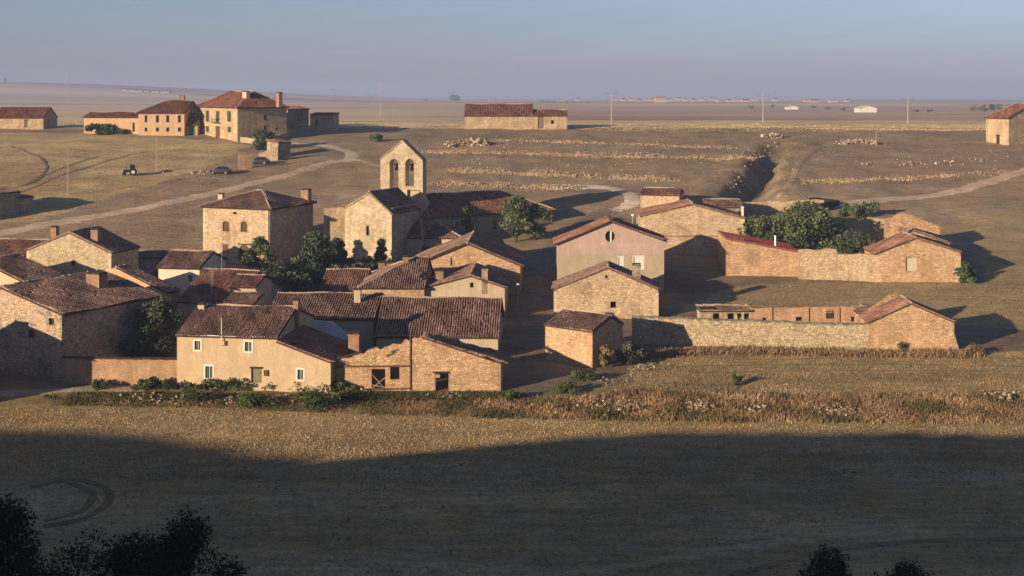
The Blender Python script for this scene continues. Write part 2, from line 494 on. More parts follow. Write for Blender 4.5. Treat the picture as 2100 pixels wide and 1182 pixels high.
paint(sstep(396, 402, GY) * (1 - sstep(1500, 2600, GY)) * (1 - sstep(-.12, .06, GX / np.maximum(GY, 1))) * .8, (.74, .58, .33))
paint(far * sstep(.1, .3, wav(GX / np.maximum(GY, 1), LY * 10, 2.2, 75)) * (1 - sstep(2500, 4000, GY)) * .6, (.46, .31, .22))
# drill rows and wheelings of the near field, faint field lines on the slopes
paint((1 - sstep(126, 129, GY)) * (.5 + .5 * np.sin((GY + .012 * GX + 1.2 * wav(GX, GY, 60, 95)) * 2 * PI / 3.2)) * .55, (.31, .215, .10))
paint((1 - sstep(126, 129, GY)) * sstep(.55, .8, .5 + .5 * wav(GX * .35, GY, 9, 96)) * .5, (.50, .38, .20))
paint(sstep(196, 210, GY) * (1 - sstep(318, 330, GY)) * sstep(.35, .8, np.sin((jy + .06 * GX + 2.5 * wav(GX, GY, 45, 97)) * 2 * PI / 11)) * .45, (.33, .245, .15))
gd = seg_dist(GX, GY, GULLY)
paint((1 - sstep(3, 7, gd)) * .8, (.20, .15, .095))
hl = (hill(GX, GY) > valley(GX, GY)) * 1.0
paint(hl, (.20, .16, .085))

me = bpy.data.meshes.new('ground')
me.vertices.add(nx * ny); me.vertices.foreach_set('co', np.stack([GX, GY, GZ], -1).astype(np.float32).ravel())
me.loops.add(len(Q) * 4); me.loops.foreach_set('vertex_index', Q.astype(np.int32).ravel())
me.polygons.add(len(Q)); me.polygons.foreach_set('loop_start', np.arange(0, len(Q) * 4, 4, dtype=np.int32))
me.polygons.foreach_set('use_smooth', np.ones(len(Q), bool))
me.update(calc_edges=True)
ca = me.attributes.new('field', 'FLOAT_COLOR', 'POINT')
ca.data.foreach_set('color', np.concatenate([C, np.ones((ny, nx, 1))], -1).astype(np.float32).ravel())

def ground_mat(name, from_attr=True, col=(.3, .2, .1)):
    m, n, l, b = new_mat(name, .95, .05)
    co = N(n, 'TexCoord').outputs['Object']
    c = attr(n, 'field').outputs['Color'] if from_attr else col
    a = ramp(n, l, noise(n, l, co, .06, 5, .6, (1, 2.2, 1)), [(.3, .80), (.7, 1.2)])
    d = ramp(n, l, noise(n, l, co, .55, 5, .7, (.6, 1.8, 1)), [(.3, .72), (.7, 1.28)])
    e = ramp(n, l, noise(n, l, co, 3.0, 3, .7, (.7, 1.5, 1)), [(.3, .70), (.7, 1.30)])
    hue = ramp(n, l, noise(n, l, co, .22, 4), [(.35, (1.06, .98, .88)), (.65, (.94, 1.02, 1.06))])
    c = mixc(n, l, 1.0, c, a, 'MULTIPLY'); c = mixc(n, l, 1.0, c, d, 'MULTIPLY'); c = mixc(n, l, 1.0, c, e, 'MULTIPLY'); c = mixc(n, l, 1.0, c, hue, 'MULTIPLY')
    l.new(c, b.inputs['Base Color'])
    bp = N(n, 'Bump'); bp.inputs['Strength'].default_value = .55; bp.inputs['Distance'].default_value = .22
    l.new(noise(n, l, co, 1.7, 6, .75), bp.inputs['Height']); l.new(bp.outputs[0], b.inputs['Normal'])
    MATS[name] = m
    return m
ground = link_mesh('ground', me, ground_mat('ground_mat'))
tag(ground, kind='structure')

def track(name, pts, w, col, lift=.07, world_pts=None, edge=.25):
    """a ribbon of beaten earth lying on the ground along a polyline of picture points"""
    W = world_pts or P2(pts)
    P = []
    n = len(W)
    for i in range(n - 1):                                # Catmull-Rom
        p0, p1, p2, p3 = (np.array(W[max(0, min(n - 1, i + k))]) for k in (-1, 0, 1, 2))
        m = max(2, int(np.hypot(*(p2 - p1)) / 1.2))
        for j in range(m):
            t = j / m
            P.append(.5 * ((2 * p1) + (p2 - p0) * t + (2*p0 - 5*p1 + 4*p2 - p3) * t*t + (3*p1 - p0 - 3*p2 + p3) * t**3))
    P.append(np.array(W[-1])); P = np.array(P)
    T = np.gradient(P, axis=0); T /= np.maximum(1e-6, np.hypot(T[:, 0], T[:, 1]))[:, None]
    S = np.stack([T[:, 1], -T[:, 0]], -1)
    k = 6
    V = []
    for i in range(len(P)):
        wl_ = w * (1 + edge * RNG.uniform(-1, 1)); 
        for j in range(k + 1):
            q = P[i] + S[i] * wl_ * (j / k - .5)
            V.append((q[0], q[1], float(gz(q[0], q[1])) + lift - (.09 if j in (0, k) else 0)))
    Fc = [(i*(k+1)+j, i*(k+1)+j+1, (i+1)*(k+1)+j+1, (i+1)*(k+1)+j) for i in range(len(P)-1) for j in range(k)]
    key = 'earth_%d_%d_%d' % tuple(int(c * 100) for c in col)
    o = np_mesh(name, V, Fc, MATS.get(key) or ground_mat(key, False, col), smooth=True)
    return tag(o, kind='structure')

track('dirt_track', [(-160, 508), (0, 480), (150, 452), (300, 426), (420, 400), (520, 376), (620, 350), (690, 330)], 3.8, (.50, .38, .26))
track('dirt_track', [(600, 293), (660, 298), (705, 308), (722, 318), (716, 328), (690, 332), (640, 345)], 3.0, (.50, .41, .29))
track('dirt_track', [(716, 322), (745, 330), (785, 341), (860, 357)], 2.2, (.36, .27, .18))
track('dirt_track', [(1120, 387), (1200, 384), (1250, 386), (1285, 396), (1300, 409), (1285, 424), (1255, 432)], 3.2, (.60, .50, .37))
track('dirt_track', [(1700, 422), (1800, 412), (1900, 403), (1970, 390), (2040, 370), (2110, 348), (2240, 320)], 3.2, (.52, .39, .28))
track('dirt_track', [(1600, 405), (1625, 370), (1640, 335), (1670, 308), (1720, 288)], 1.6, (.33, .25, .155))
track('village_lane', [(1000, 830), (1085, 800), (1150, 778), (1115, 720), (1092, 650), (1092, 560), (1150, 500), (1215, 450), (1262, 428)], 4.2, (.21, .165, .115))
track('wheel_track', [(-120, 372), (0, 388), (60, 375), (95, 345), (70, 318), (20, 300)], .9, (.23, .17, .10))
track('wheel_track', [(-120, 420), (40, 395), (120, 362), (220, 330), (300, 312)], .9, (.24, .175, .10))
track('wheel_track', [(-100, 402), (40, 383), (110, 352), (200, 322)], .8, (.24, .175, .10))
track('wheel_track', [(60, 1000), (150, 985), (215, 1000), (222, 1030), (170, 1065), (90, 1080)], .8, (.22, .155, .075))
track('wheel_track', [(120, 985), (190, 1010), (165, 1050), (90, 1068)], .7, (.24, .165, .08))
track('wheel_track', [(1200, 1180), (1420, 1140), (1620, 1110), (1800, 1095), (2000, 1100)], 1.4, (.42, .30, .15))
track('wheel_track', [(1500, 1182), (1700, 1130), (1900, 1110), (2150, 1105)], .8, (.27, .19, .09))
track('field_edge', [(-100, 815), (60, 805), (180, 798), (300, 800)], 2.2, (.36, .29, .19))
for i, (py, a, b) in enumerate(((738, 1500, 2150), (752, 1300, 2150), (764, 1420, 2150), (612, 1700, 2200), (636, 1640, 1780))):
    track('wheel_track', [(a, py + 2), ((a + b) / 2, py - 2), (b, py + 1)], .5, (.24, .185, .085))

# ------------------------------------------------------------------ haze
hz = Geo(); hz.box((-13500, -420, -75), (13500, 16500, 75))
m_, n_, l_, b_ = new_mat('haze_air')
n_.remove(b_)
pv = N(n_, 'VolumePrincipled')
pv.inputs['Density'].default_value = 2.5e-4
pv.inputs['Color'].default_value = (.50, .60, .86, 1)
pv.inputs['Anisotropy'].default_value = 0.0
l_.new(pv.outputs[0], n_['Material Output'].inputs['Volume'])
haze = hz.build('haze', m_)
tag(haze, kind='stuff')
# ------------------------------------------------------------------ building kit
def in_poly(p, poly):
    r = False; x, y = p; n = len(poly)
    for i in range(n):
        (ax, ay), (bx, by) = poly[i], poly[(i + 1) % n]
        if (ay > y) != (by > y) and x < (bx - ax) * (y - ay) / (by - ay) + ax: r = not r
    return r

def fill(outline, holes=()):
    vs, es = [], []
    for lp in [outline] + list(holes):
        b = len(vs); n = len(lp)
        vs += [Vector((p[0], p[1])) for p in lp]
        es += [(b + i, b + (i + 1) % n) for i in range(n)]
    v2, _e, f2, *_ = delaunay_2d_cdt(vs, es, [], 0, 1e-5)
    keep = []
    for t in f2:
        c = (sum(v2[i].x for i in t) / 3, sum(v2[i].y for i in t) / 3)
        if in_poly(c, outline) and not any(in_poly(c, h) for h in holes): keep.append(t)
    return [(v.x, v.y) for v in v2], keep

def rough_edge(a, b, step, amp, rnd):
    n = max(1, int(math.dist(a, b) / step)); o = []
    for i in range(n):
        t = i / n
        o.append((a[0] + (b[0] - a[0]) * t, a[1] + (b[1] - a[1]) * t + (rnd.uniform(-amp, amp) if i else 0)))
    return o

def clip_span(poly, t):
    lo, hi = 1e9, -1e9; n = len(poly)
    for i in range(n):
        (a, s0), (b, s1) = poly[i], poly[(i + 1) % n]
        if (a - t) * (b - t) < 0:
            s = s0 + (s1 - s0) * (t - a) / (b - a); lo = min(lo, s); hi = max(hi, s)
    return (lo, hi) if hi > lo else None

class TileBatch:
    def __init__(s): s.rows = []
    def plane(s, poly, cs=.27, rs=.44, miss=.012, skip=None, seed=0, wob=.08):
        """curved cover tiles over a planar roof polygon whose first edge is the eave"""
        rnd = np.random.default_rng(seed)
        P = [Vector(p) for p in poly]
        e = (P[1] - P[0]).normalized()
        nrm = Vector((0, 0, 0))
        for i in range(len(P)): nrm += (P[i] - P[0]).cross(P[(i + 1) % len(P)] - P[0])
        nrm.normalize()
        if nrm.z < 0: nrm.negate()
        u = nrm.cross(e)
        if u.z < 0: e.negate(); u = nrm.cross(e)
        q = [((p - P[0]).dot(e), (p - P[0]).dot(u)) for p in P]
        t0, t1 = min(a for a, _ in q), max(a for a, _ in q)
        n = max(1, int(round((t1 - t0) / cs))); w = (t1 - t0) / n
        ph = rnd.uniform(0, 9, 4)
        for i in range(n):
            t = t0 + (i + .5) * w
            sp = clip_span(q, t)
            if not sp or sp[1] - sp[0] < .12: continue
            m = max(1, int(round((sp[1] - sp[0]) / rs))); d = (sp[1] - sp[0]) / m
            for j in range(m):
                sm = sp[0] + (j + .5) * d
                if rnd.random() < miss and j: continue
                if skip and skip(P[0] + e * t + u * sm): continue
                tone = .42 + .22 * math.sin(t * .9 + ph[0]) * math.sin(sm * .8 + ph[1]) + .12 * math.sin(t * 2.3 + sm * 1.7 + ph[2]) + rnd.normal(0, .17)
                lift = wob * (math.sin(t * .7 + ph[3]) * math.sin(sm * .5 + ph[0]))
                s.rows.append((*(P[0] + e * (t + rnd.normal(0, .02)) + u * (sp[0] + j * d - .05 + (rnd.uniform(-.10, .07) if j == 0 else rnd.normal(0, .025))) + nrm * lift), *e, *u, *nrm, w, d + .08, min(1, max(0, tone))))
        return s
    def build(s, name, mat, parent):
        if not s.rows: return None
        A = np.array(s.rows); O, E, U, Nn, w, d, tone = A[:, 0:3], A[:, 3:6], A[:, 6:9], A[:, 9:12], A[:, 12:13], A[:, 13:14], A[:, 14]
        prof = [(-.35, .00), (-.19, .34), (.19, .34), (.35, .00)]
        V = []
        for k, (sv, lift, sc) in enumerate(((0, .045, 1.0), (1, .010, .86))):
            for (a, h) in prof: V.append(O + E * (a * w * sc) + U * (sv * d) + Nn * (h * w * sc + lift))
        V = np.stack(V, 1); M = len(A)
        b = np.arange(M)[:, None, None] * 8
        fq = np.array([(0, 1, 5, 4), (1, 2, 6, 5), (2, 3, 7, 6), (0, 3, 2, 1)])
        Fc = (b + fq[None]).reshape(-1, 4)
        o = np_mesh(name, V.reshape(-1, 3), Fc, MATS[mat], parent, tint=np.repeat(tone, 4))
        return tag(o, kind='stuff')

def stone_facing(name, outline, holes, to3d, mat, parent, size=(.34, .17), seed=0, proud=.02):
    """the faces of single rubble stones standing a little proud of their joints"""
    rnd = np.random.default_rng(seed)
    xs_ = [p[0] for p in outline]; ys_ = [p[1] for p in outline]
    y = min(ys_); rows = []
    hb = [(min(p[0] for p in h), min(p[1] for p in h), max(p[0] for p in h), max(p[1] for p in h)) for h in holes]
    while y < max(ys_):
        h = size[1] * rnd.uniform(.7, 1.35); x = min(xs_) + rnd.uniform(0, size[0])
        while x < max(xs_):
            w = size[0] * rnd.uniform(.5, 1.5); g = .022
            cs = [(x + g, y + g), (x + w - g, y + g), (x + w - g, y + h - g), (x + g, y + h - g)]
            pt_ = math.sin(x * .55 + seed) * math.sin(y * .8 + seed * .7) + .5 * math.sin(x * 1.3 + y * .9 + seed)
            if rnd.random() > (.12 if pt_ < .55 else .93) and all(in_poly(c, outline) for c in cs) and not any(cs[0][0] < b[2] + .05 and cs[1][0] > b[0] - .05 and cs[0][1] < b[3] + .05 and cs[2][1] > b[1] - .05 for b in hb):
                jit = rnd.uniform(-.035, .035, (4, 2))
                rows.append(([(c[0] + j[0], c[1] + j[1]) for c, j in zip(cs, jit)], proud * rnd.uniform(.3, 1.5), rnd.uniform(0, 1)))
            x += w
        y += h
    if not rows: return None
    V, Fc, T = [], [], []
    for q, p, t in rows:
        b = len(V); cx = sum(a for a, _ in q) / 4; cy = sum(c for _, c in q) / 4
        V += [to3d(a, c, .01) for a, c in q] + [to3d(cx + (a - cx) * .8, cy + (c - cy) * .78, -p) for a, c in q]
        Fc += [(b+4, b+5, b+6, b+7), (b, b+1, b+5, b+4), (b+1, b+2, b+6, b+5), (b+2, b+3, b+7, b+6), (b+3, b, b+4, b+7)]
        T += [t] * 5
    return tag(np_mesh(name, V, Fc, MATS[mat], parent, tint=T), kind='stuff')

HOUSES = {}
class House:
    def __init__(s, name, label, cat, px0, px1, base=None, Y=None, yaw=0.0, anchor=None, wall='stone_gold', tile='tile_brown', group=None, seed=None, root=None):
        s.th = math.radians(yaw); c, sn = math.cos(s.th), math.sin(s.th)
        a = px0 if anchor is None else anchor
        if root is not None: X0, Y0 = root
        elif base is not None: X0, Y0, _ = G(a, base)
        else: Y0 = Y; X0 = (a - CX) / F * Y
        s.X0, s.Y0, s.c, s.sn = X0, Y0, c, sn
        u0, u1 = s._u(px0), s._u(px1)
        s.X0, s.Y0 = X0 + u0 * c, Y0 - u0 * sn
        s.W = u1 - u0
        s.zr = float(gz(s.X0, s.Y0))
        s.root = empty(name, (s.X0, s.Y0, s.zr), -s.th)
        tag(s.root, label, cat, group)
        s.wall_m, s.tile_m = wall, tile
        s.seed = seed if seed is not None else abs(hash_(label)) % 9999
        s.rnd = random.Random(s.seed)
        s.holes = {'front': [], 'right': [], 'left': [], 'back': []}
        s.bot = -1.6
        HOUSES[label] = s
    def _u(s, px, v=0.0):
        k = (px - CX) / F
        bx, by = s.X0 + v * s.sn, s.Y0 + v * s.c
        return (k * by - bx) / (s.c + k * s.sn)
    def uw(s, px, py, v=0.0):
        """local (along the front, height) of a picture point, v metres behind the front plane"""
        u = s._u(px, v); y = s.Y0 + v * s.c - u * s.sn
        return u, -(py - HZ) / F * y - s.zr
    def side_vw(s, px, py):
        """local (depth, height) of a picture point on the right-hand wall"""
        k = (px - CX) / F
        bx, by = s.X0 + s.W * s.c, s.Y0 - s.W * s.sn
        v = (k * by - bx) / (s.sn - k * s.c); y = by + v * s.c
        return v, -(py - HZ) / F * y - s.zr
    # --- openings
    def hole(s, side, x0, y0, x1, y1, arch=False):
        f = s.uw if side == 'front' else s.side_vw
        a, b = f(x0, y0), f(x1, y1)
        u0, u1, w0, w1 = a[0], b[0], b[1], a[1]
        if arch:
            r = (u1 - u0) / 2; m = (u0 + u1) / 2
            pts = [(u0, w0), (u1, w0)] + [(m + r * math.cos(t), w1 - r + r * math.sin(t)) for t in np.linspace(0, PI, 7)]
        else: pts = [(u0, w0), (u1, w0), (u1, w1), (u0, w1)]
        s.holes[side].append(pts)
        return u0, w0, u1, w1
    def _m(s, side):
        W = s.W
        return (lambda a, b, d: (a, d, b)) if side == 'front' else (lambda a, b, d: (W - d, a, b))
    def window(s, x0, y0, x1, y1, side='front', style='white', arch=False, depth=.16, label=None):
        u0, w0, u1, w1 = s.hole(side, x0, y0, x1, y1, arch)
        M = s._m(side); W, H = u1 - u0, w1 - w0; g = Geo()
        def bx(g_, a0, b0, d0, a1, b1, d1, m=0):
            p, q = M(a0, b0, d0), M(a1, b1, d1)
            g_.box(tuple(min(i, j) for i, j in zip(p, q)), tuple(max(i, j) for i, j in zip(p, q)), m)
        sur = .16 if style == 'white' else .11
        if style in ('white', 'green'):       # painted surround standing proud of the wall
            for r in ((u0 - sur, w0 - sur, u0, w1 + sur), (u1, w0 - sur, u1 + sur, w1 + sur), (u0, w1, u1, w1 + sur), (u0 - .05, w0 - sur, u1 + .05, w0)):
                bx(g, r[0], r[1], -.03, r[2], r[3], .05)
            fm = MATS['paint_white'] if style == 'white' else MATS['stone_pale']
        else:
            bx(g, u0 - .12, w1, -.025, u1 + .12, w1 + .16, .06); bx(g, u0 - .12, w0 - .10, -.05, u1 + .12, w0, .06)
            bx(g, u0 - .10, w0, -.012, u0, w1, .06); bx(g, u1, w0, -.012, u1 + .10, w1, .06)
            fm = MATS['stone_pale']
        fo = g.build('window', fm, s.root)
        g = Geo()
        if style == 'board':
            n = max(2, int(W / .16))
            for i in range(n): bx(g, u0 + W * i / n + .008, w0, depth - .03, u0 + W * (i + 1) / n - .008, w1 - (.0 if not arch else 0), depth)
            g.build('shutter', MATS['wood_brown'], fo)
        else:
            bx(g, u0 + .03, w0 + .03, depth + .03, u1 - .03, w1 - .03, depth + .05)
            g.build('pane', MATS['glass_dark'], fo)
            g = Geo(); f = .06
            for r in ((u0, w0, u0 + f, w1), (u1 - f, w0, u1, w1), (u0 + f, w1 - f, u1 - f, w1), (u0 + f, w0, u1 - f, w0 + f), ((u0 + u1) / 2 - .03, w0 + f, (u0 + u1) / 2 + .03, w1 - f)):
                bx(g, r[0], r[1], depth - .02, r[2], r[3], depth + .025)
            g.build('sash', MATS['paint_white' if style == 'white' else 'wood_brown'], fo)
            if style in ('white', 'green'):
                for sx in ((u0 + .05, u0 + W * .40), (u0 + W * .60, u1 - .05)):
                    g = Geo(); k = 7
                    for i in range(k): bx(g, sx[0], w0 + H * (i + .08) / k, depth - .08, sx[1], w0 + H * (i + .92) / k, depth - .05)
                    g.build('shutter', MATS['shutter_green'], fo)
        return fo
    def door(s, x0, y0, x1, y1, side='front', mat='door_olive', arch=False, depth=.18, boards=6, handle=True):
        u0, w0, u1, w1 = s.hole(side, x0, y0, x1, y1, arch)
        M = s._m(side); W = u1 - u0
        def bx(g_, a0, b0, d0, a1, b1, d1):
            p, q = M(a0, b0, d0), M(a1, b1, d1)
            g_.box(tuple(min(i, j) for i, j in zip(p, q)), tuple(max(i, j) for i, j in zip(p, q)))
        g = Geo()
        for i in range(boards): bx(g, u0 + W * i / boards + .01, w0, depth, u0 + W * (i + 1) / boards - .01, w1, depth + .05)
        for f in (.2, .75): bx(g, u0 + .04, w0 + (w1 - w0) * f, depth - .03, u1 - .04, w0 + (w1 - w0) * f + .14, depth - .002)
        d = g.build('door', MATS[mat], s.root)
        if handle:
            g = Geo(); bx(g, u1 - .22, w0 + 1.0, depth - .06, u1 - .16, w0 + 1.18, depth - .005); g.build('handle', MATS['iron_dark'], d)
        g = Geo(); bx(g, u0 - .15, w1, -.03, u1 + .15, w1 + .2, .08); g.build('lintel', MATS['wood_dark' if mat != 'door_pale' else 'stone_pale'], s.root)
        return d
    # --- walls
    def walls(s, fo, ro, lo, bo, D, facing=None, fsize=(.34, .17), mats=None, sides=('front', 'right')):
        s.D = D; W = s.W; g = Geo()
        maps = {'front': lambda a, b, d: (a, d, b), 'right': lambda a, b, d: (W - d, a, b), 'left': lambda a, b, d: (d, a, b), 'back': lambda a, b, d: (a, D - d, b)}
        for side, ol in (('front', fo), ('right', ro), ('left', lo), ('back', bo)):
            if not ol: continue
            M = maps[side]; hs = s.holes[side]
            v2, tr = fill(ol, hs)
            g.tris([M(a, b, 0) for a, b in v2], tr)
            for h in hs:
                n = len(h)
                for i in range(n):
                    a, b = h[i], h[(i + 1) % n]
                    g.poly([M(*a, 0), M(*b, 0), M(*b, .42), M(*a, .42)])
        w = g.build('wall', MATS[s.wall_m], s.root)
        if facing:
            for side, ol in (('front', fo), ('right', ro)):
                if ol and side in sides: stone_facing('stone_facing', ol, s.holes[side], maps[side], facing, w, fsize, s.seed + len(side))
        s.wall_o = w
        return w
    def roof(s, planes, oh_ridges=(), thick=.13, cs=.27, rs=.44, tiled=True, miss=.012, skip=None, ridge=True, slab_mat='tile_bed', ridge_mat='mortar_pale', wob=.08):
        g = Geo(); tb = TileBatch()
        for i, pl in enumerate(planes):
            P = [Vector(p) for p in pl]
            nrm = Vector((0, 0, 0))
            for k in range(len(P)): nrm += (P[k] - P[0]).cross(P[(k + 1) % len(P)] - P[0])
            nrm.normalize()
            if nrm.z < 0: nrm.negate()
            g.prism([p - nrm * (.075 + .002 * i) for p in P], -nrm * thick)
            if tiled: tb.plane(pl, cs, rs, miss, skip, s.seed * 7 + i, wob)
        r = g.build('roof', MATS[slab_mat], s.root)
        s.roof_o = r
        if tiled: tb.build('roof_tiling', s.tile_m, r)
        if ridge:
            for a, b in oh_ridges:
                a, b = Vector(a), Vector(b); L = (b - a).length; n = max(1, int(L / .45)); g = Geo(); d = (b - a) / n
                for i in range(n):
                    j = Vector((0, 0, s.rnd.uniform(-.04, .05) + .05 * math.sin(i * .35 + s.seed)))
                    g.tube(a + d * i + j + Vector((0, 0, .04)), a + d * (i + 1.08) + j + Vector((0, 0, .02)), .135, .115, 6)
                tag(g.build('ridge_cap', MATS[ridge_mat], r), kind='stuff')
        return r
    # --- whole shapes
    def gable_front(s, eL, ap, eR, D, facing=None, oh=.32, ov=.18, fsize=(.34, .17), rough=0, **kw):
        W = s.W
        zL, zR = s.uw(*eL)[1], s.uw(*eR)[1]; ua, za = s.uw(*ap); ua = min(max(ua, 0.0), W)
        b = s.bot
        top = [(W, zR)] + ([(ua, za)] if 0 < ua < W else []) + [(0, zL)]
        fo = [(0, b), (W, b)] + top
        if rough:
            t2 = []
            for p, q in zip(top[:-1], top[1:]): t2 += rough_edge(p, q, .5, rough, s.rnd)
            fo = [(0, b), (W, b)] + t2 + [top[-1]]
        s.walls(fo, [(0, b), (D, b), (D, zR), (0, zR)], [(0, b), (D, b), (D, zL), (0, zL)], [(0, b), (W, b)] + top, D, facing, fsize)
        planes = []
        if ua > .3:
            d = Vector((ua, 0, za - zL)).normalized() * oh
            planes.append([(0 - d.x, D + ov, zL - d.z), (0 - d.x, -ov, zL - d.z), (ua, -ov, za), (ua, D + ov, za)])
        if ua < W - .3:
            d = Vector((W - ua, 0, zR - za)).normalized() * oh
            planes.append([(W + d.x, -ov, zR + d.z), (W + d.x, D + ov, zR + d.z), (ua, D + ov, za), (ua, -ov, za)])
        s.prof = (ua, za, zL, zR)
        return s.roof(planes, [((ua, -ov, za), (ua, D + ov, za))] if 0.3 < ua < W - .3 else [], **kw)
    def gable_side(s, eave, ridge, D, rp=.5, back=None, facing=None, oh=.32, ov=.18, fsize=(.34, .17), mid=None, **kw):
        W = s.W; mx = mid if mid is not None else None
        um = W / 2
        yf = s.Y0 - um * s.sn
        zF = -(eave - HZ) / F * yf - s.zr
        vr = rp * D
        zA = -(ridge - HZ) / F * (yf + vr * s.c) - s.zr
        zB = zF if back is None else back
        b = s.bot
        side = [(0, b), (D, b), (D, zB if rp < 1 else zA)] + ([(vr, zA)] if 0 < rp < 1 else []) + [(0, zF)]
        s.walls([(0, b), (W, b), (W, zF), (0, zF)], side, side, [(0, b), (W, b), (W, side[2][1]), (0, side[2][1])], D, facing, fsize)
        d = Vector((0, vr, zA - zF)).normalized() * oh
        planes = [[(-ov, -d.y, zF - d.z), (W + ov, -d.y, zF - d.z), (W + ov, vr, zA), (-ov, vr, zA)]]
        if rp < 1:
            d2 = Vector((0, D - vr, zB - zA)).normalized() * oh
            planes.append([(W + ov, D + d2.y, zB + d2.z), (-ov, D + d2.y, zB + d2.z), (-ov, vr, zA), (W + ov, vr, zA)])
        s.prof = (vr, zA, zF, zB)
        return s.roof(planes, [((-ov, vr, zA), (W + ov, vr, zA))], **kw)
    def hip(s, eave, ridge, D, inL, inR, facing=None, oh=.4, fsize=(.34, .17), **kw):
        W = s.W; yf = s.Y0 - W / 2 * s.sn
        zF = -(eave - HZ) / F * yf - s.zr; vr = D / 2
        zA = -(ridge - HZ) / F * (yf + vr * s.c) - s.zr; b = s.bot
        r = [(0, b), (W, b), (W, zF), (0, zF)]; q = [(0, b), (D, b), (D, zF), (0, zF)]
        if inR <= 0: q2 = [(0, b), (D, b), (D, zF), (vr, zA), (0, zF)]
        else: q2 = q
        q1 = q if inL > 0 else [(0, b), (D, b), (D, zF), (vr, zA), (0, zF)]
        s.walls(r, q2, q1, r, D, facing, fsize)
        o = oh; dz = -o * (zA - zF) / vr
        A, B, Cc, Dd = (-o, -o, zF + dz), (W + o, -o, zF + dz), (W + o, D + o, zF + dz), (-o, D + o, zF + dz)
        R0, R1 = (inL if inL > 0 else -o * .5, vr, zA), (W - inR if inR > 0 else W + o * .5, vr, zA)
        if inL <= 0: A, Dd = (-o * .5, A[1], A[2]), (-o * .5, Dd[1], Dd[2])
        if inR <= 0: B, Cc = (W + o * .5, B[1], B[2]), (W + o * .5, Cc[1], Cc[2])
        planes = [[A, B, R1, R0], [Cc, Dd, R0, R1]]; rid = [(R0, R1)] if abs(R1[0] - R0[0]) > .3 else []
        if inL > 0: planes.append([Dd, A, R0]); rid += [(A, R0), (Dd, R0)]
        if inR > 0: planes.append([B, Cc, R1]); rid += [(B, R1), (Cc, R1)]
        s.prof = (vr, zA, zF, zF)
        return s.roof(planes, rid, **kw)
    # --- pieces
    def chimney(s, x0, y0, x1, y1, v, mat='brick_chimney', pot=True, dd=None, sink=1.4):
        a, b = s.uw(x0, y0, v), s.uw(x1, y1, v)
        u0, u1, wt, wb = a[0], b[0], a[1], b[1] - sink
        d = dd or max(.5, (u1 - u0) * .9); g = Geo()
        g.box((u0, v, wb), (u1, v + d, wt - .16)); e = .07
        g.box((u0 - e, v - e, wt - .16), (u1 + e, v + d + e, wt - .06))
        g.box((u0 - e * .3, v - e * .3, wt - .06), (u1 + e * .3, v + d + e * .3, wt))
        ch = g.build('chimney', MATS[mat], s.roof_o)
        if pot:
            g = Geo(); um = (u0 + u1) / 2
            for sx in (u0 + .06, u1 - .12): g.box((sx, v + .05, wt), (sx + .06, v + d - .05, wt + .16))
            g.box((u0 - .03, v - .03, wt + .16), (u1 + .03, v + d + .03, wt + .22))
            g.build('chimney_cap', MATS['tile_bed'], ch)
        return ch
    def quoins(s, mat='stone_tint_pale', step=.42, corners=('fr', 'fl')):
        g, T, V, Fc = None, [], [], []
        zt = min(s.prof[2], s.prof[3]) - .1
        for cn in corners:
            z = -.4; k = 0
            while z + step * .9 < zt:
                l1, l2 = (.75, .42) if k % 2 else (.42, .75); h = step * .93; x = s.W if cn == 'fr' else 0; sg = 1 if cn == 'fr' else -1
                a0, a1 = sorted((x + sg * .03, x - sg * l1)); b = len(V)
                for (xx, yy, zz) in ((a0, -.03, z), (a1, -.03, z), (a1, l2, z), (a0, l2, z), (a0, -.03, z + h), (a1, -.03, z + h), (a1, l2, z + h), (a0, l2, z + h)): V.append((xx, yy, zz))
                for q in ((0,3,2,1),(4,5,6,7),(0,1,5,4),(1,2,6,5),(2,3,7,6),(3,0,4,7)): Fc.append([b + i for i in q]); 
                T += [s.rnd.uniform(.35, .8)] * 6
                z += step; k += 1
        if V: tag(np_mesh('quoin', V, Fc, MATS[mat], s.wall_o, tint=T), kind='stuff')
    def cornice(s, z=None, h=.18, proud=.12, mat='mortar_pale', sides=('front', 'right')):
        z = s.prof[2] - h - .02 if z is None else z; g = Geo()
        if 'front' in sides: g.box((-.1, -proud, z), (s.W + proud, -.001, z + h))
        if 'right' in sides: g.box((s.W + .001, -.001, z), (s.W + proud, s.D, z + h))
        return g.build('cornice', MATS[mat], s.wall_o)

def hash_(t):
    h = 17
    for ch in t: h = (h * 31 + ord(ch)) % 1000003
    return h

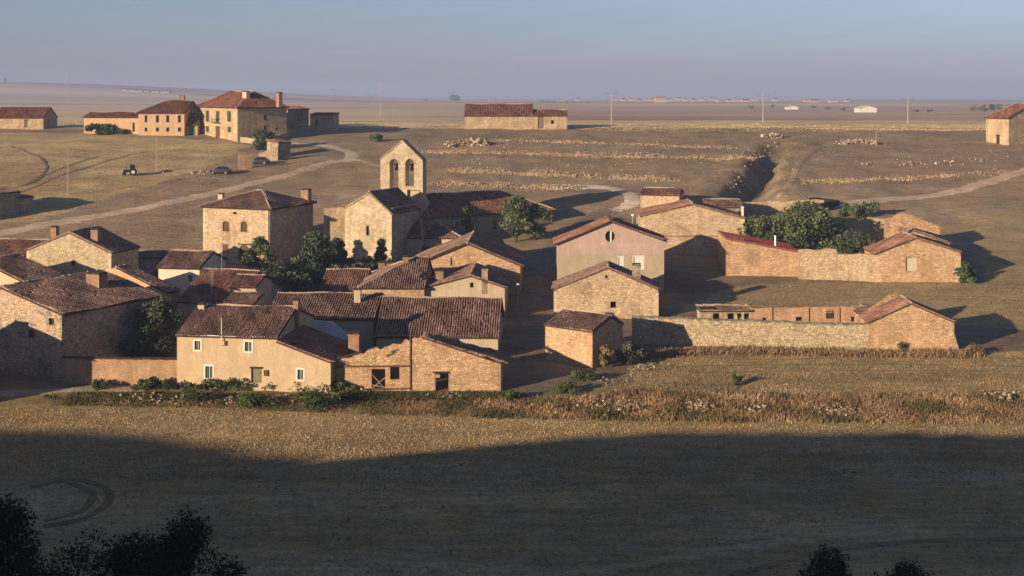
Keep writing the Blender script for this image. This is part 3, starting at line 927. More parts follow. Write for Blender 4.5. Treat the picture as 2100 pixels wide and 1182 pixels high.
def masonry_wall(name, label, W, height, thick, mat, facing=None, cat='wall', top_rough=.12, cap=None, fsize=(.34, .17), heights=None, proud=.05, group=None, holes=()):
    """a free-standing wall along world points W = [(x, y), ...]; one object per wall"""
    root = empty(name, (W[0][0], W[0][1], float(gz(*W[0]))))
    tag(root, label, cat, group)
    rnd = random.Random(hash_(label)); g = Geo(); fac = []
    ox, oy, oz = root.location
    for i, ((ax, ay), (bx, by)) in enumerate(zip(W[:-1], W[1:])):
        L = math.hypot(bx - ax, by - ay); ex, ey = (bx - ax) / L, (by - ay) / L; nx_, ny_ = ey, -ex      # n faces the viewer when walking to +x
        if ny_ > 0: nx_, ny_ = -nx_, -ny_
        n = max(2, int(L / .7)); h0 = heights[i] if heights else height; h1 = heights[i + 1] if heights else height
        top, bot = [], []
        for k in range(n + 1):
            t = k / n; x, y = ax + (bx - ax) * t, ay + (by - ay) * t
            zg = float(gz(x, y)) - oz
            top.append((L * t, zg + h0 + (h1 - h0) * t + rnd.uniform(-top_rough, top_rough))); bot.append((L * t, zg - .8))
        M = lambda a, b, d, ax=ax, ay=ay, ex=ex, ey=ey, nx_=nx_, ny_=ny_: (ax - ox + ex * a - nx_ * d, ay - oy + ey * a - ny_ * d, b)
        ol = bot + top[::-1]
        v2, tr = fill(ol)
        g.tris([M(a, b, 0) for a, b in v2], tr); g.tris([M(a, b, thick) for a, b in v2], tr)
        for k in range(len(ol)):
            p, q = ol[k], ol[(k + 1) % len(ol)]; g.poly([M(*p, 0), M(*q, 0), M(*q, thick), M(*p, thick)])
        fac.append((ol, M, top))
    w = g.build('masonry', MATS[mat], root)
    for ol, M, top in fac:
        if facing: stone_facing('stone_facing', ol, [], M, facing, w, fsize, hash_(label), proud)
        if cap:
            g = Geo(); L = top[-1][0]; n = max(2, int(L / .5))
            for k in range(n):
                a0, a1 = L * k / n + .01, L * (k + 1) / n - .01
                z = np.interp((a0 + a1) / 2, [p[0] for p in top], [p[1] for p in top]) + rnd.uniform(-.02, .03)
                P = [M(a0, z, -.12), M(a1, z, -.12), M(a1, z + .13, thick / 2), M(a0, z + .13, thick / 2)]
                g.prism(P, (0, 0, .06)); P = [M(a0, z + .13, thick / 2 + .005), M(a1, z + .13, thick / 2 + .005), M(a1, z, thick + .12), M(a0, z, thick + .12)]; g.prism(P, (0, 0, .06))
            tag(g.build('coping', MATS[cap], w), kind='stuff')
    return root

# ------------------------------------------------------------------ plants and loose stones
def leaf_quads(cl, n, size, rnd, flat=.0):
    """cl: (x, y, z, rx, rz) clumps; returns vertices, quads, tints of n leaf sprays"""
    cl = np.array(cl); p = cl[:, 3] ** 2; p /= p.sum()
    k = rnd.choice(len(cl), n, p=p); c = cl[k]
    d = rnd.normal(size=(n, 3)); d /= np.linalg.norm(d, axis=1)[:, None]
    r = rnd.uniform(.25, 1, n) ** .45 * rnd.uniform(.85, 1.12, n)
    P = c[:, :3] + d * r[:, None] * np.stack([c[:, 3], c[:, 3], c[:, 4]], 1)
    nn = d * .9 + rnd.normal(size=(n, 3)) * .8; nn /= np.linalg.norm(nn, axis=1)[:, None]
    a = np.cross(nn, rnd.normal(size=(n, 3))); a /= np.linalg.norm(a, axis=1)[:, None]
    b = np.cross(nn, a)
    s1 = size * rnd.uniform(.5, 1.5, n)[:, None]; s2 = s1 * rnd.uniform(.35, .8, n)[:, None]
    V = np.stack([P - a * s1, P - b * s2 * .9 + a * s1 * .1, P + a * s1, P + b * s2], 1).reshape(-1, 3)
    ct = rnd.uniform(-.32, .32, len(cl))[k]
    T = np.clip(.45 + ct + rnd.normal(0, .16, n), 0, 1)
    return V, np.arange(n * 4).reshape(-1, 4), T

def plant(name, label, cat, X, Y, height, width, mat, n=2500, size=.16, clumps=14, trunk=.0, group=None, shape='round', seed=None, zoff=0, depth=None):
    rnd = np.random.default_rng(hash_(label) + int(abs(X) * 10) if seed is None else seed)
    z0 = float(gz(X, Y)) + zoff
    root = empty(name, (X, Y, z0), 0)
    tag(root, label, cat, group)
    width *= 1.22; w = width / 2; dp = (depth * 1.15 if depth else width * .85) / 2; th = height * trunk; cl = []
    for i in range(clumps):
        a = rnd.uniform(0, 2 * PI); t = rnd.uniform(0, 1)
        if shape == 'cone': rr = (1 - t) * rnd.uniform(.2, .85)
        elif shape == 'column': rr = rnd.uniform(.1, .6) * (1.05 - .5 * t)
        elif shape == 'hedge': rr = rnd.uniform(.1, .95)
        else: rr = math.sqrt(max(0, 1 - (2 * t - .85) ** 2 * .8)) * rnd.uniform(.25, .82)
        cr = (w if shape != 'hedge' else height) * rnd.uniform(.22, .42)
        zz = th + (height - th) * (.12 + .80 * t) 
        zz = min(zz, height - cr * .5)
        cl.append((math.cos(a) * rr * w, math.sin(a) * rr * dp, max(zz, cr * .4), cr, min(cr * rnd.uniform(.7, 1.0), zz + .3)))
    V, Fc, T = leaf_quads(cl, n, size, rnd)
    g = Geo(); r0 = max(.05, height * .022)
    top = max(th, height * .35)
    g.tube((0, 0, -.4), (w * .05, 0, top), r0 * 1.5, r0, 7)
    for c in cl[:9]: g.tube((w * .05, 0, top * rnd.uniform(.55, .98)), (c[0] * .85, c[1] * .85, c[2]), r0 * .55, r0 * .16, 5)
    g.build('trunk', MATS['bark'], root)
    np_mesh('crown', V, Fc, MATS[mat], root, tint=T)
    return root

def bush_at(name, label, cat, px, py, height, width, mat, **kw):
    X, Y, _ = G(px, py)
    return plant(name, label, cat, X, Y, height, width, mat, **kw)

def rocks(P, S, rnd):
    """loose stones: jittered boxes at points P (n,3) of sizes S (n,)"""
    n = len(P)
    cube = np.array([(-1,-1,-1),(1,-1,-1),(1,1,-1),(-1,1,-1),(-1,-1,1),(1,-1,1),(1,1,1),(-1,1,1)], float)
    q = np.array([(0,3,2,1),(4,5,6,7),(0,1,5,4),(1,2,6,5),(2,3,7,6),(3,0,4,7)])
    V = cube[None] * (1 + rnd.uniform(-.38, .18, (n, 8, 3)))
    V[:, 4:, :2] *= .72
    sc = S[:, None] * .66 * rnd.uniform(.6, 1.25, (n, 3)) * np.array([1, .9, .62])
    V = V * sc[:, None, :]
    a = rnd.uniform(0, 2 * PI, n); ca, sa = np.cos(a)[:, None], np.sin(a)[:, None]
    V = np.stack([V[..., 0] * ca - V[..., 1] * sa, V[..., 0] * sa + V[..., 1] * ca, V[..., 2]], -1) + P[:, None, :]
    return V.reshape(-1, 3), (np.arange(n)[:, None, None] * 8 + q[None]).reshape(-1, 4), np.repeat(np.clip(rnd.normal(.5, .25, n), 0, 1), 6)

def rubble_row(name, label, pts, n, size, width, height=.5, cat='ruined wall', mat='rock', thing=True):
    rnd = np.random.default_rng(hash_(label))
    W = np.array(P2(pts)); L = np.r_[0, np.cumsum(np.hypot(*np.diff(W, axis=0).T))]
    t = rnd.uniform(0, L[-1], n)
    gaps = .5 + .5 * np.sin(t * .23 + rnd.uniform(0, 6)) + .4 * np.sin(t * .71 + 1.3)
    t = t[gaps > .25]; n = len(t)
    x = np.interp(t, L, W[:, 0]) + rnd.normal(0, width / 2.5, n) ; y = np.interp(t, L, W[:, 1]) + rnd.normal(0, width / 2.5, n)
    x0, y0 = W[0]; z0 = float(gz(x0, y0))
    z = gz(x, y) + rnd.uniform(0, 1, n) ** 2 * height - z0
    V, Fc, T = rocks(np.stack([x - x0, y - y0, z], 1), size * rnd.uniform(.45, 1.35, n), rnd)
    o = np_mesh(name, V, Fc, MATS[mat], None, tint=T); o.location = (x0, y0, z0)
    tag(o, label, cat, kind='stuff')
    return o

def tufts(name, label, X, Y, h, tone, mat='weed', blades=5, spread=.16, wid=.045, seed=3):
    rnd = np.random.default_rng(seed); n = len(X)
    X = np.repeat(X, blades) + rnd.normal(0, spread, n * blades); Y = np.repeat(Y, blades) + rnd.normal(0, spread, n * blades)
    hh = np.repeat(h, blades) * rnd.uniform(.45, 1.15, n * blades); T = np.clip(np.repeat(tone, blades) + rnd.normal(0, .09, n * blades), 0, 1)
    Z = gz(X, Y) - .04
    a = rnd.uniform(0, 2 * PI, len(X)); lx, ly = rnd.normal(0, .28, len(X)) * hh, rnd.normal(0, .28, len(X)) * hh
    wv = wid * rnd.uniform(.6, 1.6, len(X))
    dx, dy = np.cos(a) * wv, np.sin(a) * wv
    V = np.stack([np.stack([X - dx, Y - dy, Z], 1), np.stack([X + dx, Y + dy, Z], 1), np.stack([X + lx * .5 + dx * .8, Y + ly * .5 + dy * .8, Z + hh * .6], 1), np.stack([X + lx, Y + ly, Z + hh], 1)], 1).reshape(-1, 3)
    o = np_mesh(name, V, np.arange(len(X) * 4).reshape(-1, 4), MATS[mat], None, tint=T)
    return tag(o, label, kind='stuff')
# ================================================================== THE VILLAGE
# ---- front row
h = House('cream_house', 'cream rendered two storey house with green shutters and tiled roof above the stubble field', 'house', 363, 568, base=794, yaw=8, wall='render_cream')
h.window(399, 699, 411, 718); h.window(502, 701, 516, 721); h.window(421, 751, 436, 776)
h.door(515, 756, 537, 786, mat='door_olive', boards=5)
cream = h
h.gable_side(688, 628, 13.0, oh=.25, ov=.12, cs=.25)
h.cornice(mat='paint_white', h=.16, proud=.10, sides=('front',))
h.chimney(406, 626, 418, 649, 5.2, 'render_pale', dd=.6); h.chimney(601, 617, 611, 650, 6.0, 'brick_chimney', dd=.7)
g = Geo(); u, w = h.uw(546, 765); g.box((u - .22, -.14, w - .3), (u + .22, -.002, w + .3)); g.build('meter_box', MATS['wood_brown'], h.root)
u, w0 = h.uw(456, 700); _, w1 = h.uw(456, 652); g = Geo(); g.tube((u, -.25, w0), (u, -.25, w1), .045, .035); g.box((u - .05, -.25, w0 + .1), (u + .05, 0, w0 + .18)); g.build('aerial_mast', MATS['lamp_white'], h.root)
u, w0 = h.uw(463, 706); g = Geo(); g.box((u - .12, -.12, w0 - .1), (u + .12, -.002, w0 + .35)); g.box((u - .35, -.1, w0 - .16), (u + .1, -.04, w0 - .11)); g.build('bracket', MATS['wood_brown'], h.root)

h = House('low_wing', 'low rendered wing with sloping wall top and white window joined to the cream house', 'house', 568, 678, yaw=8, wall='render_cream', anchor=568,
          root=(cream.X0 + cream.W * cream.c, cream.Y0 - cream.W * cream.sn), tile='tile_red')
h.window(610, 758, 622, 779)
h.gable_front((568, 699), (568, 699), (677, 741), 9.0, oh=.3, ov=.15)
h.chimney(714, 686, 736, 716, 6.0, 'brick_chimney', dd=1.0)

h = House('ruined_barn', 'ruined stone barn with broken roof, empty doorway and window hole crossed by poles', 'barn', 678, 1027, base=801, yaw=2, wall='stone_orange')
h.hole('front', 762, 757, 790, 800); h.hole('front', 800, 752, 819, 779); h.hole('front', 893, 766, 920, 804)
rz_ = random.Random(5)
ruin = h
D_ = 5.0; W_ = h.W
zL_, zR_ = h.uw(678, 741)[1], h.uw(1027, 743)[1]; ua_, za_ = h.uw(866, 690)
tp = rough_edge((W_, zR_), (ua_, za_), .45, .10, h.rnd) + rough_edge((ua_, za_), (0, zL_), .45, .24, h.rnd) + [(0, zL_)]
h.walls([(0, -1.6), (W_, -1.6)] + tp, [(0, -1.6), (D_, -1.6), (D_, zR_), (0, zR_)], [(0, -1.6), (D_, -1.6), (D_, zL_ - .6), (0, zL_)],
        [(0, -1.6), (W_, -1.6), (W_, zR_), (ua_ + 1, za_ - 1.0), (ua_ - 1, za_ - 2.2), (0, zL_ - 1.2)], D_, 'stone_tint_orange', (.33, .16))
h.prof = (ua_, za_, zL_, zR_)
sl_ = lambda f, v: (ua_ + (W_ - ua_) * f, v, za_ + (zR_ - za_) * f + .02)
back_ = [(1.05, D_ + .3), (.93, D_ - .4), (.84, D_ + .2), (.70, 3.6), (.62, 4.2), (.50, 3.0), (.40, 3.9), (.30, 2.4), (.20, 3.4), (.12, 1.8), (.0, 2.6)]
def ruin_skip(p):
    f = (p.x - ua_) / (W_ - ua_)
    return p.y > np.interp(f, [b[0] for b in back_[::-1]], [b[1] for b in back_[::-1]]) - .2
h.roof([[sl_(1.05, -.15), sl_(1.05, D_ + .3)] + [sl_(*b) for b in back_[1:]] + [sl_(0, -.15)]], miss=.06, skip=ruin_skip, wob=.08)
# the left half keeps only a loose strip of tiles along its wall top
sm_ = lambda f, v: (ua_ * f, v, zL_ + (za_ - zL_) * f + .03)
gl_ = Geo(); gl_.prism([sm_(-.02, -.15), sm_(.34, -.15), sm_(.34, .55), sm_(-.02, .55)], (0, 0, .10)); gl_.build('wall_coping', MATS['tile_bed'], h.wall_o)
g = Geo()
for a, b in (((842, 692), (842, 800)), ((690, 752), (842, 751)), ((700, 800), (842, 797))):
    p, q = h.uw(*a), h.uw(*b); g.tube((p[0], -.03, p[1]), (q[0], -.03, q[1]), .11, .10, 6)
g.build('timber_frame', MATS['wood_brown'], h.root)
for a, b in (((763, 797), (790, 775)), ((764, 770), (789, 798)), ((762, 790), (790, 796))):
    g = Geo(); p, q = h.uw(*a), h.uw(*b); g.tube((p[0], .1, p[1]), (q[0], .14, q[1]), .06, .05, 6); g.build('pole', MATS['wood_pole'], h.root)
for a, b, v0, v1 in (((800, 722), (880, 694), -.3, 1.5), ((790, 730), (868, 700), -.2, .5), ((850, 705), (905, 684), .3, 3.0), ((872, 690), (930, 704), 4, 6)):
    g = Geo(); p, q = h.uw(*a, v0), h.uw(*b, v1); g.tube((p[0], v0, p[1]), (q[0], v1, q[1]), .10, .08, 6); g.build('roof_pole', MATS['wood_pole'], h.root)
g = Geo(); p, q = h.uw(893, 766), h.uw(920, 766); g.box((p[0] - .2, -.03, p[1]), (q[0] + .2, .3, p[1] + .2)); g.build('lintel', MATS['wood_dark'], h.root)
# splintered eave corner
for k in range(9):
    v_ = .25 + k * .54; g = Geo(); g.tube((W_ - 1.1, v_, h.prof[3] + .40), (W_ + .75 + .3 * (k % 3) * .7, v_, h.prof[3] - .16), .07, .06, 5); g.build('rafter', MATS['wood_pole'], h.roof_o)

h = House('long_roofed_house', 'low rendered house under a wide straight tiled roof behind the ruined barn', 'house', 772, 1021, base=734, yaw=2, wall='render_pale')
h.gable_side(688, 611, 13.5, oh=.35, ov=.25, cs=.29, rs=.46)

h = House('tiled_house', 'low house with brown tiled roof and pale chimney beside a whitewashed yard', 'house', 548, 766, base=719, yaw=3, wall='render_sand')
h.gable_side(651, 602, 12.0, oh=.35, ov=.2, cs=.29)
h.chimney(726, 596, 739, 624, 3.5, 'render_pale', dd=.6)

masonry_wall('yard_wall', 'whitewashed yard wall in shade behind the low wing', [G(638, 737)[:2], G(682, 735)[:2], G(716, 733)[:2]], 4.2, .35, 'render_bluewhite', top_rough=.02, heights=[4.5, 4.2, 2.6])

h = House('red_tile_house', 'house with dark red tiles and tall aerials behind the cream house', 'house', 366, 478, base=672, yaw=15, wall='render_sand', tile='tile_red')
h.gable_side(619, 554, 14.0, oh=.3, ov=.2, cs=.29)
redtile = h
h.cornice(mat='mortar_pale', sides=('front',))
for px, y0, y1, v in ((435, 612, 552, 2.0), (455, 600, 500, 6.0)):
    u, w0 = h.uw(px, y0, v); _, w1 = h.uw(px, y1, v); g = Geo()
    g.tube((u, v, w0 - .6), (u, v, w1), .045, .03)
    for k in range(4): g.tube((u - .5 + k * .06, v, w1 - .1 - k * .22), (u + .5 - k * .06, v, w1 - .1 - k * .22), .014, .014, 4)
    g.build('aerial', MATS['metal_grey'], h.root)
u, w0 = h.uw(435, 612, 2.0); g = Geo(); g.box((u - .35, 1.7, w0 - .9), (u + .35, 2.4, w0 + .1)); g.build('chimney', MATS['render_pale'], h.roof_o)
h = House('small_tiled_house', 'small house showing a strip of cream wall between two red roofs', 'house', 472, 524, Y=158.5, yaw=6, wall='render_cream', tile='tile_red')
h.gable_side(587, 564, 7.0, oh=.25, ov=.2)
h = House('lean_to', 'mossy tiled lean-to below the strip of cream wall', 'shed', 456, 516, Y=153.5, yaw=8, wall='render_sand', tile='tile_brown')
h.gable_side(624, 600, 4.2, rp=1.0, oh=.2)

h = House('pale_gable_house', 'pale rendered gable house with a stone chimney on its front', 'house', 872, 1035, base=655, yaw=2, wall='render_pale')
h.hole('front', 964, 580, 971, 590)
h.gable_front((872, 588), (964, 564), (1035, 588), 11.0, oh=.4, cs=.29)
h.chimney(988, 552, 1000, 594, .0, 'stone_pale', dd=.7, sink=.6)
h = House('stone_house', 'long stone fronted house with a big sagging brown roof and a roof hole', 'house', 741, 870, base=657, yaw=1, wall='stone_orange')
sagh = h
def sag_skip(p): return ((p.x / sagh.W - 1.02) / .10) ** 2 + ((p.y - 2.0) / .9) ** 2 < 1
h.hip(587, 528, 13.0, 6.4, 0, facing='stone_tint_orange', cs=.29, miss=.03, wob=.09, skip=sag_skip)
h.chimney(893, 557, 909, 580, 3.0, 'brick_chimney', dd=.7); h.chimney(826, 528, 838, 546, 5.0, 'brick_chimney', dd=.6)

h = House('wide_gable_barn', 'wide orange gabled barn with a long low roof below the church', 'barn', 800, 1067, base=603, yaw=2, wall='stone_orange')
h.hole('front', 924, 529, 927, 545)
h.gable_front((800, 563), (958, 498), (1067, 543), 14.0, facing='stone_tint_orange', oh=.45, ov=.3, cs=.3)
h.chimney(776, 540, 789, 562, .8, 'brick_chimney', dd=.9); h.chimney(793, 541, 805, 562, .9, 'brick_chimney', dd=.9)
h = House('dark_roofed_shed', 'low shed with red brown roof under the trees beside the sagging roof', 'shed', 655, 742, base=634, yaw=6, wall='render_sand', tile='tile_red')
h.gable_side(600, 553, 9.0, oh=.25, cs=.29)

# ---- church
h = House('church', 'sandstone church with a two arched bell gable', 'church', 708, 803, base=531, yaw=21, wall='stone_church')
church = h
h.window(751, 463, 757, 483, style='stone', arch=True, depth=.28)
h.gable_front((708, 423), (757, 394), (803, 437), 9.6, facing=None, oh=.30, ov=.12)
h.quoins(); 
for cyx in (0, 1): pass
g = Geo()
p0, p1, p2 = h.uw(708, 423), h.uw(757, 394), h.uw(803, 437)
for a, b in ((p0, p1), (p1, p2)):
    g.prism([(a[0], -.14, a[1] - .34), (b[0], -.14, b[1] - .34), (b[0], -.14, b[1] - .12), (a[0], -.14, a[1] - .12)], (0, .135, 0))
g.build('raking_cornice', MATS['stone_pale'], h.wall_o)
h.cornice(mat='stone_pale', sides=('right',))
# bell gable: a thick wall pierced by two round arches
T = House('bell', 'tmp', 'tmp', 780, 867, Y=206.0, yaw=13, wall='stone_church', anchor=780)
bpy.data.objects.remove(T.root); del HOUSES['tmp']
tw = empty('bell_gable', (T.X0, T.Y0, T.zr), -T.th); tw.parent = church.root
bpy.context.view_layer.update()
tw.matrix_parent_inverse = church.root.matrix_world.inverted()
ol = [T.uw(*p) for p in ((780, 327), (825, 290), (867, 331))]
out = [(0, -1.5), (T.W, -1.5), ol[2], ol[1], ol[0]]
hs = []
for x0, y0, x1, y1 in ((799, 326, 817, 386), (831, 326, 849, 382)):
    a, b = T.uw(x0, y0), T.uw(x1, y1); r = (b[0] - a[0]) / 2; m = (a[0] + b[0]) / 2
    hs.append([(a[0], b[1]), (b[0], b[1])] + [(m + r * math.cos(t), a[1] - r + r * math.sin(t)) for t in np.linspace(0, PI, 9)])
pn = [T.uw(*p) for p in ((835, 418), (861, 390))]
hs2 = [(pn[0][0], pn[0][1]), (pn[1][0], pn[0][1]), (pn[1][0], pn[1][1]), (pn[0][0], pn[1][1])]
TH = 2.0; g = Geo()
v2, tr = fill(out, hs + [hs2])
g.tris([(a, 0, b) for a, b in v2], tr)
v2, tr = fill(out, hs); g.tris([(a, TH, b) for a, b in v2], tr)
for hh in hs:
    for i in range(len(hh)):
        a, b = hh[i], hh[(i + 1) % len(hh)]; g.poly([(a[0], 0, a[1]), (b[0], 0, b[1]), (b[0], TH, b[1]), (a[0], TH, a[1])])
for i in range(4):
    a, b = hs2[i], hs2[(i + 1) % 4]; g.poly([(a[0], 0, a[1]), (b[0], 0, b[1]), (b[0], .5, b[1]), (a[0], .5, a[1])])
g.poly([(a, .5, b) for a, b in hs2])
for i in range(len(out)):
    a, b = out[i], out[(i + 1) % len(out)]; g.poly([(a[0], 0, a[1]), (b[0], 0, b[1]), (b[0], TH, b[1]), (a[0], TH, a[1])])
bw = g.build('gable_wall', MATS['stone_church'], tw)
g = Geo()
for a, b in ((ol[0], ol[1]), (ol[1], ol[2])):
    d = (Vector((b[0], 0, b[1])) - Vector((a[0], 0, a[1]))).normalized() * .12
    g.prism([(a[0] - d.x, -.12, a[1] - d.z + .01), (b[0], -.12, b[1] + .01), (b[0], -.12, b[1] + .2), (a[0] - d.x, -.12, a[1] - d.z + .2)], (0, TH + .24, 0))
g.build('coping', MATS['stone_pale'], tw)
for hh in hs:
    zc = hh[3][1]
    for c0_, c1_, nm_ in (((hh[0][0] - .22, -.08, zc - .30), (hh[0][0] - .002, .3, zc - .08), 'impost'), ((hh[1][0] + .002, -.08, zc - .30), (hh[1][0] + .22, .3, zc - .08), 'impost'), ((hh[0][0] - .15, -.10, hh[0][1] - .20), (hh[1][0] + .15, .2, hh[0][1] - .002), 'sill')):
        g = Geo(); g.box(c0_, c1_); g.build(nm_, MATS['stone_pale'], tw)
for hh in hs:                                     # a bell on its yoke in each arch
    m = (hh[0][0] + hh[1][0]) / 2; zt = hh[2][1] - .35
    b = empty('bell', (m, TH * .72, zt)); b.parent = tw
    g = Geo()
    pr = [(.0, .0), (.16, -.02), (.22, -.15), (.25, -.45), (.33, -.72), (.42, -.85)]
    R = [[(r * math.cos(2*PI*k/12), r * math.sin(2*PI*k/12), z) for k in range(12)] for r, z in pr]
    for i in range(len(R) - 1):
        for k in range(12): g.poly([R[i][k], R[i][(k+1) % 12], R[i+1][(k+1) % 12], R[i+1][k]])
    g.box((-.5, -.08, .01), (.5, .08, .2))
    bo = g.build('bell', MATS['bronze'], tw); bo.location = (m, TH * .72, zt); bpy.data.objects.remove(b)
g = Geo()
for zz, x1, d in ((ol[2][1] - 6.8, .55, .35), (ol[2][1] - 8.6, 1.0, .7)):
    g.box((T.W + .002, -.05, -1.5), (T.W + x1, TH + .2 - d * .3, zz)); 
    g.prism([(T.W + .002, -.05, zz), (T.W + x1, -.05, zz), (T.W + .002, -.05, zz + .9)], (0, TH + .2 - d * .3 + .05, 0))
g.build('buttress', MATS['stone_church'], tw)

h = House('church_porch', 'small hipped tiled porch against the church side', 'porch', 813, 864, base=523, yaw=12, wall='render_cream', tile='tile_red')
h.hip(485, 449, 7.0, 2.6, 1.2, oh=.3)
h = House('church_aisle', 'low red tiled church outbuilding with pale eave next to the porch', 'outbuilding', 866, 946, base=519, yaw=4, wall='render_cream', tile='tile_red')
h.hip(486, 454, 8.0, 1.6, 4.5, oh=.3); h.cornice(mat='mortar_pale')
masonry_wall('churchyard_wall', 'sunlit stone wall between the square house and the church', [flat_hit(664, 524, gz)[:2], flat_hit(712, 522, gz)[:2]], 7.3, .6, 'stone_gold', top_rough=.05)
h = House('rectory', 'long shaded house with red hipped roof behind the church trees', 'house', 884, 1132, Y=203, yaw=-33, wall='render_sand', tile='tile_red')
h.window(933, 455, 941, 474, style='white'); h.window(1010, 452, 1018, 470, style='stone')
h.hip(435, 394, 12.0, 1.0, 7.0, oh=.45, cs=.3)
g = Geo()
for k in range(14): x = h.W * (k + .3) / 24; g.box((x, -.38, h.prof[2] - .30), (x + .18, 0, h.prof[2] - .06))
tag(g.build('eave_corbel', MATS['stone_pale'], h.root), kind='stuff')

# ---- square house
h = House('square_house', 'tall square stone house with a hipped roof and arched doorway', 'house', 417, 553, base=532, yaw=22, wall='stone_gold')
h.window(457, 453, 470, 475, style='board', arch=True); h.window(494, 454, 507, 476, style='board', arch=True)
h.window(457, 501, 468, 518, style='board'); h.door(490, 502, 512, 532, mat='wood_brown', arch=True)
h.hole('front', 478, 435, 485, 440)
h.hip(424, 391, 12.5, 5.4, 5.4, facing='stone_tint', fsize=(0.38, 0.19), oh=.45)
h.quoins(corners=('fr', 'fl'))
h.chimney(617, 390, 632, 412, 11.2, 'brick_chimney', dd=1.0); h.chimney(447, 399, 456, 414, 4.2, 'render_pale', dd=.6)
g = Geo(); 
g.tube((h.W - .15, -.12, -1), (h.W - .15, -.12, h.prof[2] - .1), .07, .07, 6); g.build('downpipe', MATS['metal_grey'], h.root)

# ---- pink house and the buildings round it
h = House('pink_house', 'pinkish rendered gable house with a round attic window', 'house', 1143, 1362, base=597, yaw=1, wall='render_pink', tile='tile_red')
pk = h
c0 = h.uw(1251, 485); r_ = abs(h.uw(1261, 485)[0] - c0[0])
circ = [(c0[0] + r_ * math.cos(t), c0[1] + r_ * 1.15 * math.sin(t)) for t in np.linspace(0, 2 * PI, 17)[:-1]]
h.holes['front'].append(circ)
g = Geo()
for i in range(16):
    a, b = circ[i], circ[(i + 1) % 16]; f = lambda p, k: (c0[0] + (p[0] - c0[0]) * k, c0[1] + (p[1] - c0[1]) * k)
    g.prism([(f(a, 1.0)[0], -.04, f(a, 1.0)[1]), (f(b, 1.0)[0], -.04, f(b, 1.0)[1]), (f(b, 1.22)[0], -.04, f(b, 1.22)[1]), (f(a, 1.22)[0], -.04, f(a, 1.22)[1])], (0, .06, 0))
rw = g.build('round_window', MATS['mortar_pale'], h.root)
g = Geo(); g.box((c0[0] - r_, .18, c0[1] - r_ * 1.2), (c0[0] + r_, .2, c0[1] + r_ * 1.2)); g.build('pane', MATS['glass_dark'], rw)
g = Geo(); g.box((c0[0] + .02, .10, c0[1] - r_ * 1.1), (c0[0] + .22, .16, c0[1] + r_ * 1.1)); g.build('sash', MATS['paint_white'], rw)
def blind(h_, x0, y0, x1, y1):
    u0, w0, u1, w1 = h_.hole('front', x0, y0, x1, y1); g = Geo(); k = int((w1 - w0) / .1)
    for i in range(k): g.box((u0 + .03, .10, w0 + (w1 - w0) * (i + .06) / k), (u1 - .03, .13, w0 + (w1 - w0) * (i + .94) / k))
    g2 = Geo(); s_ = .10
    for r in ((u0 - s_, w0 - s_, u0, w1 + s_), (u1, w0 - s_, u1 + s_, w1 + s_), (u0, w1, u1, w1 + s_), (u0, w0 - s_, u1, w0)): g2.box((r[0], -.03, r[1]), (r[2], .05, r[3]))
    wo = g2.build('window', MATS['paint_white'], h_.root); g.build('roller_blind', MATS['paint_white'], wo)
blind(h, 1268, 527, 1278, 544); blind(h, 1299, 526, 1320, 552)
h.gable_front((1143, 498), (1252, 453), (1362, 492), 6.5, oh=.5, ov=.35, ridge_mat='tile_bed', cs=.3)
zb = h.uw(1250, 521)[1]; g = Geo(); v2, tr = fill([(0.003, h.bot), (h.W - .003, h.bot), (h.W - .003, zb), (.003, zb)], h.holes['front'][1:]); g.tris([(a, -.006, b) for a, b in v2], tr); g.build('dado', MATS['render_sand'], h.wall_o)
u, w = h.uw(1257, 455, 3.0); g = Geo(); g.tube((u, 3, w - .3), (u, 3, w + 1.9), .04, .03)
for k in range(5): g.tube((u - .55 + .05 * k, 3, w + 1.8 - .2 * k), (u + .55 - .05 * k, 3, w + 1.8 - .2 * k), .015, .015, 4)
g.build('aerial', MATS['metal_grey'], h.root)
g = Geo(); u, w = h.uw(1307, 462, 6.0)
g.tube((u, 6, w - 1), (u, 6, w + 1.2), .12, .12, 8); g.build('flue', MATS['metal_grey'], h.root)

h = House('rubble_stone_house', 'rubble stone gable house with one small dark window below the pink house', 'house', 1136, 1350, base=652, yaw=3, wall='stone_gold')
h.hole('front', 1252, 619, 1263, 632); h.hole('front', 1241, 565, 1246, 571)
h.gable_front((1136, 592), (1247, 548), (1350, 592), 6.0, facing='stone_tint', fsize=(0.35, 0.19), oh=.25, ov=.08)
h.quoins('stone_tint')
h.chimney(1297, 545, 1314, 582, .2, 'stone_grey', dd=.9, sink=.8)
h = House('corner_shed', 'orange stone shed with a dark purple tiled roof at the lane corner', 'shed', 1118, 1215, base=757, yaw=38, anchor=1215, wall='stone_orange')
h.gable_side(672, 641, 6.2, rp=.60, facing='stone_tint_orange', fsize=(0.30, 0.16), oh=.12, ov=.1, back=None)
W = [flat_hit(1296, 704, gz)[:2], flat_hit(1420, 709, gz)[:2], flat_hit(1600, 716, gz)[:2], flat_hit(1784, 721, gz)[:2]]
masonry_wall('field_wall', 'long pale dry stone wall between the corner shed and the gabled barn', W, 3.1, .7, 'stone_pale', facing='stone_tint_pale', fsize=(0.30, 0.16), proud=.07, top_rough=.1, cap='stone_grey')
h = House('gabled_barn', 'orange walled barn at the end of the long dry stone wall', 'barn', 1782, 1957, base=721, yaw=3, wall='stone_orange', tile='tile_red')
h.gable_front((1782, 660), (1868, 621), (1957, 659), 4.5, facing='stone_tint_orange', oh=.15, ov=.1)
g = Geo(); b0 = .0
g.prism([(h.W + .002, 0, -1), (h.W + 1.0, 0, -1), (h.W + .002, 0, 2.2)], (0, 1.4, 0)); g.build('buttress', MATS['stone_pale'], h.root)
